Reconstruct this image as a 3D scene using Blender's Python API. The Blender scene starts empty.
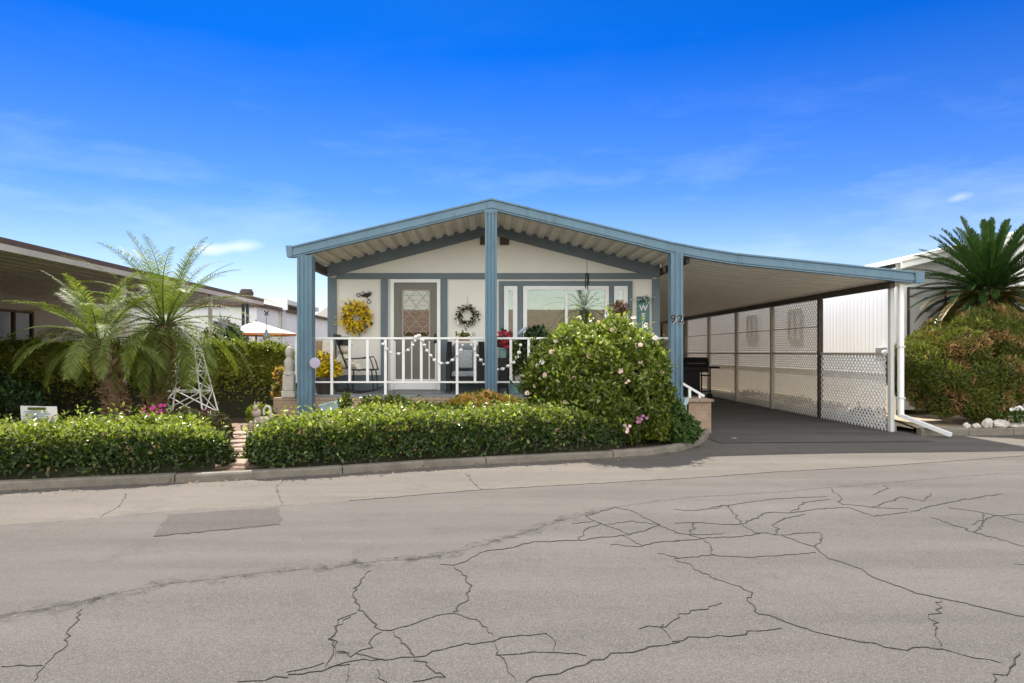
import bpy, math, random
import numpy as np
from mathutils import Vector, Matrix

random.seed(7)
rng = np.random.default_rng(11)
SC = bpy.context.scene
COL = SC.collection
F = 683.0; CX = 487.0; CY = 352.0; H = 1.42
PI = math.pi

def P(px, py, Y):                       # point seen at a pixel of the photo, at depth Y
    return Vector(((px - CX) / F * Y, Y, H + (CY - py) / F * Y))
def G(px, py, z=0.0):                   # ground point under a pixel
    Y = F * (H - z) / (py - CY)
    return ((px - CX) / F * Y, Y)

# ------------------------------------------------------------------ materials
def nt_new(name):
    m = bpy.data.materials.new(name); m.use_nodes = True
    nt = m.node_tree; nt.nodes.clear()
    out = nt.nodes.new('ShaderNodeOutputMaterial')
    return m, nt, out
def N(nt, t, **kw):
    n = nt.nodes.new(t)
    for k, v in kw.items():
        if k in n.inputs: n.inputs[k].default_value = v
        else: setattr(n, k, v)
    return n
def ramp(nt, fac, stops):
    r = nt.nodes.new('ShaderNodeValToRGB')
    el = r.color_ramp.elements
    while len(el) > 1: el.remove(el[-1])
    el[0].position = stops[0][0]; el[0].color = (*stops[0][1], 1)
    for p, c in stops[1:]:
        e = el.new(p); e.color = (*c, 1)
    nt.links.new(fac, r.inputs[0])
    return r.outputs[0]
def mixc(nt, fac, a, b, mode='MIX'):
    m = nt.nodes.new('ShaderNodeMix'); m.data_type = 'RGBA'; m.blend_type = mode
    for s, v in ((0, fac), (6, a), (7, b)):
        if hasattr(v, 'links'): nt.links.new(v, m.inputs[s])
        elif s == 0: m.inputs[0].default_value = v
        else: m.inputs[s].default_value = (*v, 1)
    return m.outputs[2]
def noise(nt, scale, detail=4, rough=.55, vec=None, coord='Object', sc=None):
    n = N(nt, 'ShaderNodeTexNoise', Scale=scale, Detail=detail, Roughness=rough)
    if vec is None:
        tc = nt.nodes.new('ShaderNodeTexCoord'); vec = tc.outputs[coord]
    if sc:
        mp = nt.nodes.new('ShaderNodeMapping'); mp.inputs['Scale'].default_value = sc
        nt.links.new(vec, mp.inputs[0]); vec = mp.outputs[0]
    nt.links.new(vec, n.inputs['Vector'])
    return n.outputs[0]
def sc3(c, k): return tuple(min(1, x * k) for x in c)

def surf(name, col, rough=.6, var=.18, scale=3, fine=None, bump=0, bscale=60, spec=.4, metal=0, stretch=None, dirt=None):
    """painted / mineral surface: base colour with soft patches, optional fine grain, stains and bump"""
    m, nt, out = nt_new(name)
    b = N(nt, 'ShaderNodeBsdfPrincipled', Roughness=rough, Metallic=metal)
    b.inputs['Specular IOR Level'].default_value = spec
    f = noise(nt, scale, 5, .6, sc=stretch)
    c = ramp(nt, f, [(.3, sc3(col, 1 - var)), (.7, sc3(col, 1 + var))])
    if fine:
        f2 = noise(nt, fine[0], 2, .7)
        c = mixc(nt, ramp(nt, f2, [(.35, (0, 0, 0)), (.65, (1, 1, 1))]), mixc(nt, 1, c, sc3((1, 1, 1), 1 - fine[1]), 'MULTIPLY'), c)
    if dirt:
        f3 = noise(nt, dirt[0], 6, .7, sc=dirt[3] if len(dirt) > 3 else None)
        k = ramp(nt, f3, [(dirt[1], (0, 0, 0)), (min(1, dirt[1] + .2), (1, 1, 1))])
        c = mixc(nt, k, c, dirt[2])
    nt.links.new(c, b.inputs['Base Color'])
    rr = N(nt, 'ShaderNodeMapRange'); rr.inputs['To Min'].default_value = max(.03, rough - .1); rr.inputs['To Max'].default_value = min(1, rough + .12)
    nt.links.new(f, rr.inputs[0]); nt.links.new(rr.outputs[0], b.inputs['Roughness'])
    if bump:
        bn = N(nt, 'ShaderNodeBump', Strength=bump, Distance=.01)
        nt.links.new(noise(nt, bscale, 3), bn.inputs['Height']); nt.links.new(bn.outputs[0], b.inputs['Normal'])
    nt.links.new(b.outputs[0], out.inputs[0])
    return m

def leafm(name, cols, rough=.42, trans=.35, tcol=None, spec=.45, patch=None):
    """foliage: every leaf its own tone, plus light coming through"""
    m, nt, out = nt_new(name)
    g = nt.nodes.new('ShaderNodeNewGeometry')
    st = [(i / max(1, len(cols) - 1), c) for i, c in enumerate(cols)]
    c = ramp(nt, g.outputs['Random Per Island'], st)
    if patch:
        f = noise(nt, patch[0], 3, .5)
        c = mixc(nt, ramp(nt, f, [(patch[1], (0, 0, 0)), (patch[1] + .1, (1, 1, 1))]), c,
                 ramp(nt, g.outputs['Random Per Island'], [(0, patch[2]), (1, patch[3])]))
    b = N(nt, 'ShaderNodeBsdfPrincipled', Roughness=rough)
    b.inputs['Specular IOR Level'].default_value = spec
    nt.links.new(c, b.inputs['Base Color'])
    t = nt.nodes.new('ShaderNodeBsdfTranslucent')
    nt.links.new(mixc(nt, 1, c, tcol or (1.0, 1.0, .45), 'MULTIPLY') if not tcol else mixc(nt, .5, c, tcol), t.inputs[0])
    mx = nt.nodes.new('ShaderNodeMixShader'); mx.inputs[0].default_value = trans
    nt.links.new(b.outputs[0], mx.inputs[1]); nt.links.new(t.outputs[0], mx.inputs[2])
    nt.links.new(mx.outputs[0], out.inputs[0])
    return m

M = {}
M['blue'] = surf('blue_paint', (.105, .185, .25), .45, .12, 2, spec=.4, dirt=(3, .52, (.075, .125, .165), (3, 3, .5)))
M['slate'] = surf('slate_trim_paint', (.125, .16, .185), .5, .1, 3)
M['wall'] = surf('white_panel_paint', (.76, .725, .665), .55, .04, 1.5, dirt=(3, .68, (.70, .66, .60), (1, 1, .3)))
M['white'] = surf('white_paint', (.80, .80, .79), .4, .05, 4, dirt=(14, .68, (.6, .58, .54)))
M['soffit'] = surf('cream_aluminium', (.76, .70, .60), .5, .1, 2, dirt=(4, .6, (.45, .39, .31)))
M['soffit2'] = surf('tan_aluminium_pan', (.88, .83, .73), .5, .06, 1.2, stretch=(.2, 2, 1), dirt=(2.5, .55, (.80, .74, .63), (.25, 2.2, 1)))
M['deck'] = surf('grey_deck_paint', (.20, .215, .23), .5, .2, 4)
M['darkwood'] = surf('dark_brown_timber', (.06, .045, .035), .6, .3, 6)
M['door'] = surf('taupe_door_paint', (.17, .155, .13), .5, .08, 3)
M['lead'] = surf('bronze_caming', (.34, .30, .25), .4, .1, 10)
M['black'] = surf('black_metal', (.012, .012, .013), .4, .3, 8)
M['grey'] = surf('grey_metal', (.25, .25, .26), .4, .15, 6)
M['block'] = surf('tan_concrete_block', (.40, .28, .20), .85, .2, 5, fine=(160, .2), bump=.4, bscale=120)
M['blockcap'] = surf('tan_cap_block', (.36, .27, .20), .85, .2, 6, fine=(160, .2), bump=.4, bscale=120)
M['mortar'] = surf('pale_mortar', (.40, .34, .28), .9, .15, 12)
M['kerb'] = surf('weathered_kerb_concrete', (.21, .185, .15), .9, .28, 4, fine=(120, .3), bump=.5, bscale=90, dirt=(5, .55, (.12, .10, .08)))
M['concrete'] = surf('footing_concrete', (.36, .34, .31), .9, .15, 3, fine=(120, .2), bump=.3, bscale=90)
M['soil'] = surf('dark_garden_soil', (.10, .07, .045), .95, .4, 9, fine=(60, .5), bump=.8, bscale=40)
M['sand'] = surf('sandy_dirt', (.46, .37, .26), .95, .2, 3, fine=(50, .35), bump=.8, bscale=30, dirt=(6, .6, (.26, .21, .14)))
M['dirt'] = surf('dry_ground', (.24, .19, .14), .95, .25, .6, fine=(20, .2), bump=.5, bscale=20)
M['paver'] = surf('tan_stepping_stone', (.36, .26, .20), .85, .22, 8, fine=(110, .25), bump=.4, bscale=80)
M['pathdirt'] = surf('brown_path_grit', (.24, .16, .11), .95, .25, 7, fine=(80, .4), bump=.7, bscale=60)
M['stone'] = surf('cast_stone', (.42, .35, .28), .85, .2, 12, fine=(90, .25), bump=.5, bscale=70)
M['palestone'] = surf('pale_cast_stone', (.55, .52, .47), .85, .15, 12, fine=(90, .2), bump=.4, bscale=70)
M['rock'] = surf('white_rock', (.58, .54, .48), .9, .2, 9, bump=.8, bscale=25)
M['core'] = surf('twig_and_core', (.035, .035, .018), .95, .4, 14)
M['bark'] = surf('palm_bark_fibre', (.15, .095, .055), .95, .45, 14, bump=.8, bscale=50)
M['deadleaf'] = leafm('dry_leaf_bases', [(.20, .12, .06), (.30, .20, .10), (.12, .07, .04)], .8, .1)
M['nb_white'] = surf('neighbour_white_siding', (.83, .83, .82), .5, .03, .8)
M['nb_shade'] = surf('neighbour_blind_fabric', (.60, .60, .58), .7, .05, 3)
M['nb_cream'] = surf('cream_skirting', (.72, .66, .56), .7, .07, 2, dirt=(2, .6, (.56, .47, .36)))
M['brown'] = surf('brown_fascia', (.11, .065, .04), .6, .2, 4)
M['beige'] = surf('beige_aluminium', (.48, .43, .36), .55, .12, 1.5)
M['greyroof'] = surf('grey_shingle', (.26, .24, .22), .9, .2, 6, fine=(40, .3))
M['tanwall'] = surf('tan_stucco', (.50, .45, .37), .9, .1, 3)
M['darkglass'] = surf('dark_window_glass', (.02, .025, .03), .08, .1, 2, spec=.8)
M['teal'] = surf('teal_sign_paint', (.09, .19, .19), .6, .25, 9)
M['teal_pot'] = surf('pale_teal_glaze', (.22, .35, .36), .3, .15, 8)
M['paleblue'] = surf('pale_blue_panel', (.36, .50, .53), .5, .15, 6)
M['cushion'] = surf('grey_cushion', (.25, .29, .32), .9, .2, 25)
M['cushion2'] = surf('pale_patterned_cushion', (.42, .45, .46), .9, .35, 40)
M['wicker'] = surf('wicker', (.42, .32, .20), .8, .35, 40)
M['creamcloth'] = surf('cream_cloth', (.74, .68, .58), .9, .15, 14)
M['redfl'] = leafm('red_petals', [(.45, .02, .05), (.60, .04, .09)], .6, .2, (.8, .1, .1))
M['pink'] = leafm('pink_petals', [(.75, .42, .42), (.85, .58, .56), (.82, .70, .66)], .6, .3, (.9, .6, .6))
M['whitefl'] = leafm('white_petals', [(.8, .78, .72), (.85, .82, .8)], .6, .2, (.9, .9, .8))
M['magenta'] = leafm('magenta_petals', [(.50, .03, .22), (.62, .06, .30)], .6, .3, (.8, .1, .4))
M['yellow'] = leafm('yellow_petals', [(.85, .60, .01), (.90, .70, .03), (.75, .45, .01)], .6, .2, (.9, .7, .05))
M['lattice_cream'] = surf('cream_lattice_paint', (.78, .73, .64), .6, .06, 5)
M['mauve'] = leafm('mauve_petals', [(.30, .10, .20), (.40, .16, .26)], .6, .2, (.6, .3, .4))
M['lilac'] = surf('lilac_disc', (.42, .38, .50), .5, .05, 5)
M['bulb'] = surf('white_bulb_globe', (.85, .84, .80), .35, .03, 5)
M['birdblue'] = surf('blue_grey_glaze', (.30, .38, .46), .4, .25, 25)
M['canvas'] = surf('white_canvas', (.82, .80, .76), .8, .05, 5)
M['orange'] = surf('orange_trim', (.62, .24, .08), .7, .1, 5)
M['blind'] = surf('pale_green_blind', (.11, .125, .09), .55, .08, 4)
M['hill'] = surf('distant_green_slope', (.10, .13, .06), .95, .3, .3)

GREEN = [(.030, .065, .010), (.050, .105, .016), (.075, .150, .022), (.11, .19, .035)]
M['hedge_leaf'] = leafm('hedge_leaf', [(.016, .034, .008), (.028, .056, .011), (.048, .088, .016), (.085, .13, .03)], .36, .35)  # darkened for hedge fronts, shade put into the leaf colour
M['sunlit_leaf'] = leafm('sunlit_top_leaf', [(.13, .20, .018), (.21, .28, .028), (.30, .36, .05), (.46, .50, .22)], .26, .45)  # brightened for foliage tops, sunlight and glints put into the colour
M['back_leaf'] = leafm('tall_hedge_leaf', [(.13, .165, .016), (.22, .26, .022), (.31, .33, .035), (.40, .41, .07)], .5, .55)
M['bush_leaf'] = leafm('flowering_bush_leaf', [(.034, .060, .008), (.07, .11, .012), (.13, .18, .018), (.22, .26, .035)], .30, .5)
M['tip_leaf'] = leafm('orange_tipped_leaf', [(.22, .24, .03), (.48, .32, .05), (.62, .33, .09), (.66, .40, .18)], .5, .4)
M['lime_leaf'] = leafm('lime_leaf', [(.09, .13, .012), (.14, .18, .015), (.20, .22, .02)], .5, .4)
M['dark_leaf'] = leafm('dark_green_leaf', [(.015, .040, .014), (.028, .066, .02), (.045, .09, .03)], .4, .25)
M['mid_leaf'] = leafm('mid_green_leaf', GREEN, .45, .35)
M['bed_leaf'] = leafm('bronze_bed_leaf', [(.06, .05, .025), (.10, .07, .03), (.07, .10, .03)], .6, .25)
M['juniper'] = leafm('juniper_spray', [(.075, .105, .014), (.13, .16, .02), (.20, .22, .04)], .6, .35,
                     patch=(2.6, .525, (.25, .15, .05), (.46, .30, .13)))
M['palm_leaf'] = leafm('feathery_palm_leaflet', [(.085, .13, .022), (.13, .19, .03), (.19, .25, .05), (.26, .29, .09)], .55, .45, spec=.3)
M['cycad_leaf'] = leafm('cycad_leaflet', [(.018, .048, .012), (.030, .075, .016), (.055, .105, .022)], .3, .2)
M['cycad_dry'] = leafm('yellowing_cycad_leaflet', [(.15, .12, .02), (.28, .17, .03), (.10, .11, .02)], .5, .25)

def asphalt(name, c1, c2, speck, light=(.42, .40, .37)):
    m, nt, out = nt_new(name)
    b = N(nt, 'ShaderNodeBsdfPrincipled', Roughness=.92)
    b.inputs['Specular IOR Level'].default_value = .25
    c = ramp(nt, noise(nt, .55, 6, .6), [(.3, c1), (.7, c2)])
    tc = nt.nodes.new('ShaderNodeTexCoord')
    # tyre-polished streaks running along the street
    mp = nt.nodes.new('ShaderNodeMapping'); mp.inputs['Rotation'].default_value = (0, 0, -.42); mp.inputs['Scale'].default_value = (.16, 1.5, 1)
    nt.links.new(tc.outputs['Object'], mp.inputs[0])
    st = noise(nt, 1.0, 5, .65, vec=mp.outputs[0])
    c = mixc(nt, ramp(nt, st, [(.40, (0, 0, 0)), (.66, (.8, .8, .8))]), c, sc3(c1, .72))
    # oil and dust blotches
    bl = noise(nt, 1.7, 7, .72)
    c = mixc(nt, ramp(nt, bl, [(.54, (0, 0, 0)), (.70, (.75, .75, .75))]), c, sc3(c1, .66))
    # exposed aggregate
    v = N(nt, 'ShaderNodeTexVoronoi', Scale=165.0); nt.links.new(tc.outputs['Object'], v.inputs['Vector'])
    sp = ramp(nt, v.outputs['Color'], [(.30, (0, 0, 0)), (.95, (1, 1, 1))])
    c = mixc(nt, mixc(nt, 1, sp, (speck, speck, speck), 'MULTIPLY'), c, light)
    f2 = noise(nt, 210, 2, .8)
    c = mixc(nt, ramp(nt, f2, [(.40, (speck * 1.1,) * 3), (.60, (0, 0, 0))]), c, (.04, .036, .032))
    nt.links.new(c, b.inputs['Base Color'])
    bn = N(nt, 'ShaderNodeBump', Strength=.5, Distance=.006)
    ad = N(nt, 'ShaderNodeMath', operation='ADD'); nt.links.new(f2, ad.inputs[0]); nt.links.new(v.outputs['Distance'], ad.inputs[1])
    nt.links.new(ad.outputs[0], bn.inputs['Height']); nt.links.new(bn.outputs[0], b.inputs['Normal'])
    nt.links.new(b.outputs[0], out.inputs[0])
    return m
M['road'] = asphalt('worn_asphalt', (.094, .087, .078), (.130, .121, .109), .42, (.27, .25, .225))
M['lane'] = asphalt('smooth_asphalt_lane', (.104, .095, .085), (.130, .119, .107), .26, (.25, .23, .205))
M['apron'] = asphalt('pale_road_edge', (.130, .114, .097), (.165, .145, .124), .30, (.29, .26, .225))
M['patch'] = asphalt('dark_asphalt_patch', (.072, .064, .056), (.092, .082, .072), .40, (.2, .18, .16))
M['drive'] = asphalt('driveway_asphalt', (.085, .081, .076), (.14, .134, .126), .25, (.2, .19, .18))
M['crack'] = surf('dark_crack', (.032, .029, .025), .98, .4, 8)

def stain(name='faded_tar_seam', col=(.050, .044, .038, 1), lo=.45, hi=.78, top=.6, sc=9):
    m, nt, out = nt_new(name)
    b = N(nt, 'ShaderNodeBsdfPrincipled', Roughness=.95); b.inputs['Base Color'].default_value = col
    t = nt.nodes.new('ShaderNodeBsdfTransparent')
    mx = nt.nodes.new('ShaderNodeMixShader')
    f = ramp(nt, noise(nt, sc, 8, .75), [(lo, (0, 0, 0)), (hi, (top,) * 3)])
    nt.links.new(f, mx.inputs[0]); nt.links.new(t.outputs[0], mx.inputs[1]); nt.links.new(b.outputs[0], mx.inputs[2])
    nt.links.new(mx.outputs[0], out.inputs[0]); return m
M['stain'] = stain()
M['crack'] = stain('crack_fill', (.028, .025, .022, 1), .30, .50, .95, 16)

def glassm(name, tint, refl=.25):
    m, nt, out = nt_new(name)
    g = N(nt, 'ShaderNodeBsdfGlossy', Roughness=.015); g.inputs[0].default_value = (.9, .95, .95, 1)
    t = nt.nodes.new('ShaderNodeBsdfTransparent'); t.inputs[0].default_value = (*tint, 1)
    fr = N(nt, 'ShaderNodeFresnel', IOR=1.5)
    ad = N(nt, 'ShaderNodeMath', operation='ADD'); ad.inputs[1].default_value = refl; nt.links.new(fr.outputs[0], ad.inputs[0])
    mx = nt.nodes.new('ShaderNodeMixShader'); nt.links.new(ad.outputs[0], mx.inputs[0])
    nt.links.new(t.outputs[0], mx.inputs[1]); nt.links.new(g.outputs[0], mx.inputs[2])
    nt.links.new(mx.outputs[0], out.inputs[0]); return m
M['pane'] = glassm('window_glass', (.80, .86, .80), .07)
M['doorpane'] = glassm('leaded_door_glass', (.8, .75, .7), .05)

# ------------------------------------------------------------------ mesh helpers
class MB:
    def __init__(s): s.v = []; s.f = []; s.mi = []
    def add(s, vs, fs, mi=0):
        o = len(s.v); s.v += [tuple(p) for p in vs]; s.f += [tuple(i + o for i in f) for f in fs]; s.mi += [mi] * len(fs); return s
    def box(s, x0, x1, y0, y1, z0, z1, mi=0, bev=0):
        if bev:
            b = bev
            prof = [(x0 + b, y0), (x1 - b, y0), (x1, y0 + b), (x1, y1 - b), (x1 - b, y1), (x0 + b, y1), (x0, y1 - b), (x0, y0 + b)]
            vs = []
            for z, k in ((z0, b), (z0 + b, 0), (z1 - b, 0), (z1, b)):
                for x, y in prof:
                    cx, cy = (x0 + x1) / 2, (y0 + y1) / 2
                    vs.append((x + (k if x < cx else -k) if k else x, y + (k if y < cy else -k) if k else y, z))
            fs = []
            for r in range(3):
                for i in range(8): fs.append((r * 8 + i, r * 8 + (i + 1) % 8, r * 8 + 8 + (i + 1) % 8, r * 8 + 8 + i))
            fs.append(tuple(range(7, -1, -1))); fs.append(tuple(range(24, 32)))
            return s.add(vs, fs, mi)
        v = [(x0, y0, z0), (x1, y0, z0), (x1, y1, z0), (x0, y1, z0), (x0, y0, z1), (x1, y0, z1), (x1, y1, z1), (x0, y1, z1)]
        return s.add(v, [(0, 3, 2, 1), (4, 5, 6, 7), (0, 1, 5, 4), (1, 2, 6, 5), (2, 3, 7, 6), (3, 0, 4, 7)], mi)
    def prism(s, poly, d, mi=0):                       # poly: 3-D points, extruded by vector d
        n = len(poly); d = Vector(d)
        vs = [Vector(p) for p in poly] + [Vector(p) + d for p in poly]
        fs = [tuple(range(n - 1, -1, -1)), tuple(range(n, 2 * n))] + [(i, (i + 1) % n, n + (i + 1) % n, n + i) for i in range(n)]
        return s.add(vs, fs, mi)
    def loft(s, rings, mi=0, caps=True, closed=True):
        n = len(rings[0]); vs = [p for r in rings for p in r]; fs = []
        for k in range(len(rings) - 1):
            for i in range(n if closed else n - 1):
                fs.append((k * n + i, k * n + (i + 1) % n, (k + 1) * n + (i + 1) % n, (k + 1) * n + i))
        if caps and closed:
            fs.append(tuple(range(n - 1, -1, -1))); fs.append(tuple(range((len(rings) - 1) * n, len(rings) * n)))
        return s.add(vs, fs, mi)
    def tube(s, pts, r, seg=8, mi=0):
        pts = [Vector(p) for p in pts]; rings = []
        for i, p in enumerate(pts):
            a = pts[max(0, i - 1)]; b = pts[min(len(pts) - 1, i + 1)]
            t = (b - a).normalized(); u = t.orthogonal().normalized()
            if i and rings:
                u = (pu - t * pu.dot(t)); u = u.normalized() if u.length > 1e-6 else t.orthogonal().normalized()
            pu = u; w = t.cross(u); rr = r[i] if hasattr(r, '__len__') else r
            rings.append([p + (u * math.cos(2 * PI * k / seg) + w * math.sin(2 * PI * k / seg)) * rr for k in range(seg)])
        return s.loft(rings, mi)
    def lathe(s, prof, c=(0, 0, 0), seg=20, axis='Z', mi=0, sx=1, sy=1):
        rings = []
        for r, h in prof:
            ring = []
            for k in range(seg):
                a = 2 * PI * k / seg; x, y = math.cos(a) * r * sx, math.sin(a) * r * sy
                p = (x, y, h) if axis == 'Z' else ((x, -h, y) if axis == 'Y' else (h, x, y))
                ring.append((c[0] + p[0], c[1] + p[1], c[2] + p[2]))
            rings.append(ring)
        return s.loft(rings, mi)
    def bar(s, a, b, w, t, up=(0, 0, 1), mi=0):        # rectangular bar a->b, width w sideways, thickness t along up
        a, b = Vector(a), Vector(b); d = (b - a).normalized(); up = Vector(up)
        sd = d.cross(up)
        sd = sd.normalized() if sd.length > 1e-6 else d.orthogonal().normalized()
        u = sd.cross(d).normalized()
        ring = lambda p: [p + sd * w / 2 + u * t / 2, p - sd * w / 2 + u * t / 2, p - sd * w / 2 - u * t / 2, p + sd * w / 2 - u * t / 2]
        return s.loft([ring(a), ring(b)], mi)
    def ball(s, c, r, seg=12, mi=0, sc=(1, 1, 1)):
        n = max(5, seg // 2)
        rings = [[(c[0] + sc[0] * r * math.sin(PI * j / n) * math.cos(2 * PI * k / seg), c[1] + sc[1] * r * math.sin(PI * j / n) * math.sin(2 * PI * k / seg), c[2] - sc[2] * r * math.cos(PI * j / n)) for k in range(seg)] for j in range(n + 1)]
        rings[0] = [(p[0] + 1e-5 * math.cos(k), p[1] + 1e-5 * math.sin(k), p[2]) for k, p in enumerate(rings[0])]
        return s.loft(rings, mi, caps=False)
    def build(s, name, mats, parent=None, smooth=False, origin=None):
        me = bpy.data.meshes.new(name)
        vs = np.array(s.v, float)
        if parent is not None: off = wloc(parent)
        elif origin is not None: off = Vector(origin)
        else: off = Vector(((vs[:, 0].min() + vs[:, 0].max()) / 2, (vs[:, 1].min() + vs[:, 1].max()) / 2, vs[:, 2].min()))
        vs = vs - np.array(off)
        me.from_pydata([tuple(p) for p in vs], [], s.f)
        mats = mats if isinstance(mats, (list, tuple)) else [mats]
        for m in mats: me.materials.append(m)
        if len(mats) > 1: me.polygons.foreach_set('material_index', s.mi)
        if smooth:
            me.polygons.foreach_set('use_smooth', [True] * len(me.polygons))
            me.set_sharp_from_angle(angle=math.radians(40))
        me.update()
        return link(name, me, parent, off)
def wloc(o):
    return o.location.copy() if o.parent is None else wloc(o.parent) + o.location
def link(name, me, parent, off):
    o = bpy.data.objects.new(name, me); COL.objects.link(o)
    if parent is not None: o.parent = parent
    else: o.location = off
    return o
def tag(o, label=None, cat=None, group=None, kind=None):
    if label: o['label'] = label
    if cat: o['category'] = cat
    if group: o['group'] = group
    if kind: o['kind'] = kind
    return o
def thing(name, loc, label, cat, group=None):
    o = bpy.data.objects.new(name, None); COL.objects.link(o); o.location = loc; o.empty_display_size = .2
    return tag(o, label, cat, group)

def raw_mesh(name, V, tri_or_quad_faces, mats, parent, mi=None):
    """numpy mesh: V (n,3), faces list of arrays each (m,k)"""
    me = bpy.data.meshes.new(name)
    off = np.array(wloc(parent)) if parent is not None else np.array([0, 0, 0.])
    V = V - off
    me.vertices.add(len(V)); me.vertices.foreach_set('co', V.astype(np.float32).ravel())
    loops = np.concatenate([f.ravel() for f in tri_or_quad_faces]); tot = np.concatenate([np.full(len(f), f.shape[1]) for f in tri_or_quad_faces])
    start = np.concatenate([[0], np.cumsum(tot)[:-1]])
    me.loops.add(len(loops)); me.loops.foreach_set('vertex_index', loops.astype(np.int32))
    me.polygons.add(len(tot)); me.polygons.foreach_set('loop_start', start.astype(np.int32))
    for m in (mats if isinstance(mats, (list, tuple)) else [mats]): me.materials.append(m)
    if mi is not None: me.polygons.foreach_set('material_index', mi.astype(np.int32))
    me.update(calc_edges=True); me.validate()
    return link(name, me, parent, Vector(off) if parent is None else Vector())

def unit(a): return a / np.maximum(1e-9, np.linalg.norm(a, axis=-1, keepdims=True))
def leaves(name, pts, nrm, parent, mats, L=.05, W=.5, var=.35, outward=.45, up=.25, mi=None, fold=.18):
    """leaf-shaped folded blades growing at pts, facing loosely along nrm"""
    n = len(pts)
    n_ = unit(nrm + rng.normal(0, .45, (n, 3)))
    d = unit(np.cross(n_, rng.normal(0, 1, (n, 3))) + nrm * outward + np.array([0, 0, up]))
    s = unit(np.cross(d, n_)); w = np.cross(s, d)
    l = (L * (1 + rng.normal(0, var, n))).clip(L * .4, L * 2)[:, None]
    hw = l * W / 2
    mid = pts + d * l * .48
    V = np.stack([pts, mid + s * hw + w * hw * fold * 2, pts + d * l - w * l * .08, mid - s * hw + w * hw * fold * 2], 1).reshape(-1, 3)
    b = np.arange(n)[:, None] * 4
    tri = np.concatenate([b + np.array([[0, 1, 2]]), b + np.array([[0, 2, 3]])], 1).reshape(-1, 3)
    return raw_mesh(name, V, [tri], mats, parent, None if mi is None else np.repeat(mi, 2))

def hedge_section(t, z0, Hh, D, front, e=.38):
    c, s_ = np.cos(t), np.sin(t)
    v = D / 2 - np.sign(c) * np.abs(c) ** e * D / 2          # 0 = front, D = back
    z = z0 + Hh * np.abs(s_) ** e
    return v, z
def lump(x, y, z, k=1.0, seed=0):
    return (np.sin(x * 3.1 * k + seed) * np.cos(y * 2.7 * k + seed * 2) + .6 * np.sin(x * 7.3 * k + z * 5 + seed * 3) * np.cos(y * 6.1 * k + z * 4.1) + .4 * np.sin(x * 13 * k + y * 11 + z * 12 + seed)) / 2
def hedge(parent, xs, yf, x0, x1, D, z0, Hh, n, mat, L=.05, lumpy=.06, e=.38, hv=None, shear=(0, 0), new=None, ck=.84):
    """xs,yf: polyline of the front foot; closed, clipped hedge between x0 and x1"""
    def place(u, t, inset):
        x = x0 + (x1 - x0) * u
        end = (1 - np.abs(2 * u - 1) ** 14 * .55)
        Dd = D * end; hh = Hh * (1 - np.abs(2 * u - 1) ** 16 * .35)
        if hv is not None: hh = hh * np.interp(u, hv[0], hv[1])
        v, z = hedge_section(t, z0, hh, Dd, 0, e)
        y = np.interp(x, xs, yf) + (D - Dd) / 2 + v
        x = x + (shear[0] * np.clip(1 - u * 4, 0, 1) + shear[1] * np.clip(u * 4 - 3, 0, 1)) * v
        return x, y, z, np.cos(t), np.sin(t)
    u = rng.random(n); t = rng.random(n) * PI
    t = np.where(rng.random(n) < .55, t, rng.random(n) * PI * .62)      # more leaves to the street side and top
    x, y, z, c, s_ = place(u, t, 0)
    nr = unit(np.stack([np.where(u < .02, -1., np.where(u > .98, 1., 0)) + rng.normal(0, .1, n), -np.sign(c) * np.abs(c) ** 1.2, np.abs(s_) ** 1.2 + .05], 1))
    lp = lump(x, y, z) * lumpy
    dep = lp - np.abs(rng.exponential(.05, n)) + .03 + np.where((rng.random(n) < .08) & (s_ > .75), rng.random(n) ** 2 * .17, 0)
    pts = np.stack([x, y, z], 1) + nr * dep[:, None]
    pts[:, 2] = np.maximum(pts[:, 2], z0 + .01)
    # leaves on the two ends
    m = n // 14
    ue = np.where(rng.random(m) < .5, 0., 1.); te = rng.random(m) * PI; k = np.sqrt(rng.random(m))
    xe, ye, ze, ce, se = place(ue, te, 0)
    yc = np.interp(xe, xs, yf) + D / 2
    pe = np.stack([xe + rng.normal(0, .03, m), yc + (ye - yc) * k, z0 + (ze - z0) * k], 1)
    ne = np.stack([np.where(ue < .5, -1., 1.), np.zeros(m), np.full(m, .3)], 1)
    pts = np.concatenate([pts, pe]); nr = np.concatenate([nr, ne])
    mi = None
    if new is not None:                                     # second leaf colour on top; on low hedges it paints sunlight
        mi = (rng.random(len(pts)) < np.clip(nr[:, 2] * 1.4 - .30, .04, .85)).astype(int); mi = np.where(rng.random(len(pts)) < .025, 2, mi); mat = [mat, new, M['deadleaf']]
    fo = leaves('foliage', pts, nr, parent, mat, L=L, mi=mi)
    # solid dark core added to block light, in place of inner wood
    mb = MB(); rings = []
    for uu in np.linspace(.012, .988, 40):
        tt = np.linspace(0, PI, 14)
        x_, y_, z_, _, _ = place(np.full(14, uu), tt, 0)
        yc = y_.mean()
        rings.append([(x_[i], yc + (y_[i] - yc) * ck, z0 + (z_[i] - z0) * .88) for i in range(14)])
    mb.loft(rings); mb.build('stem_mass', M['core'], parent)
    return fo

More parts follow.
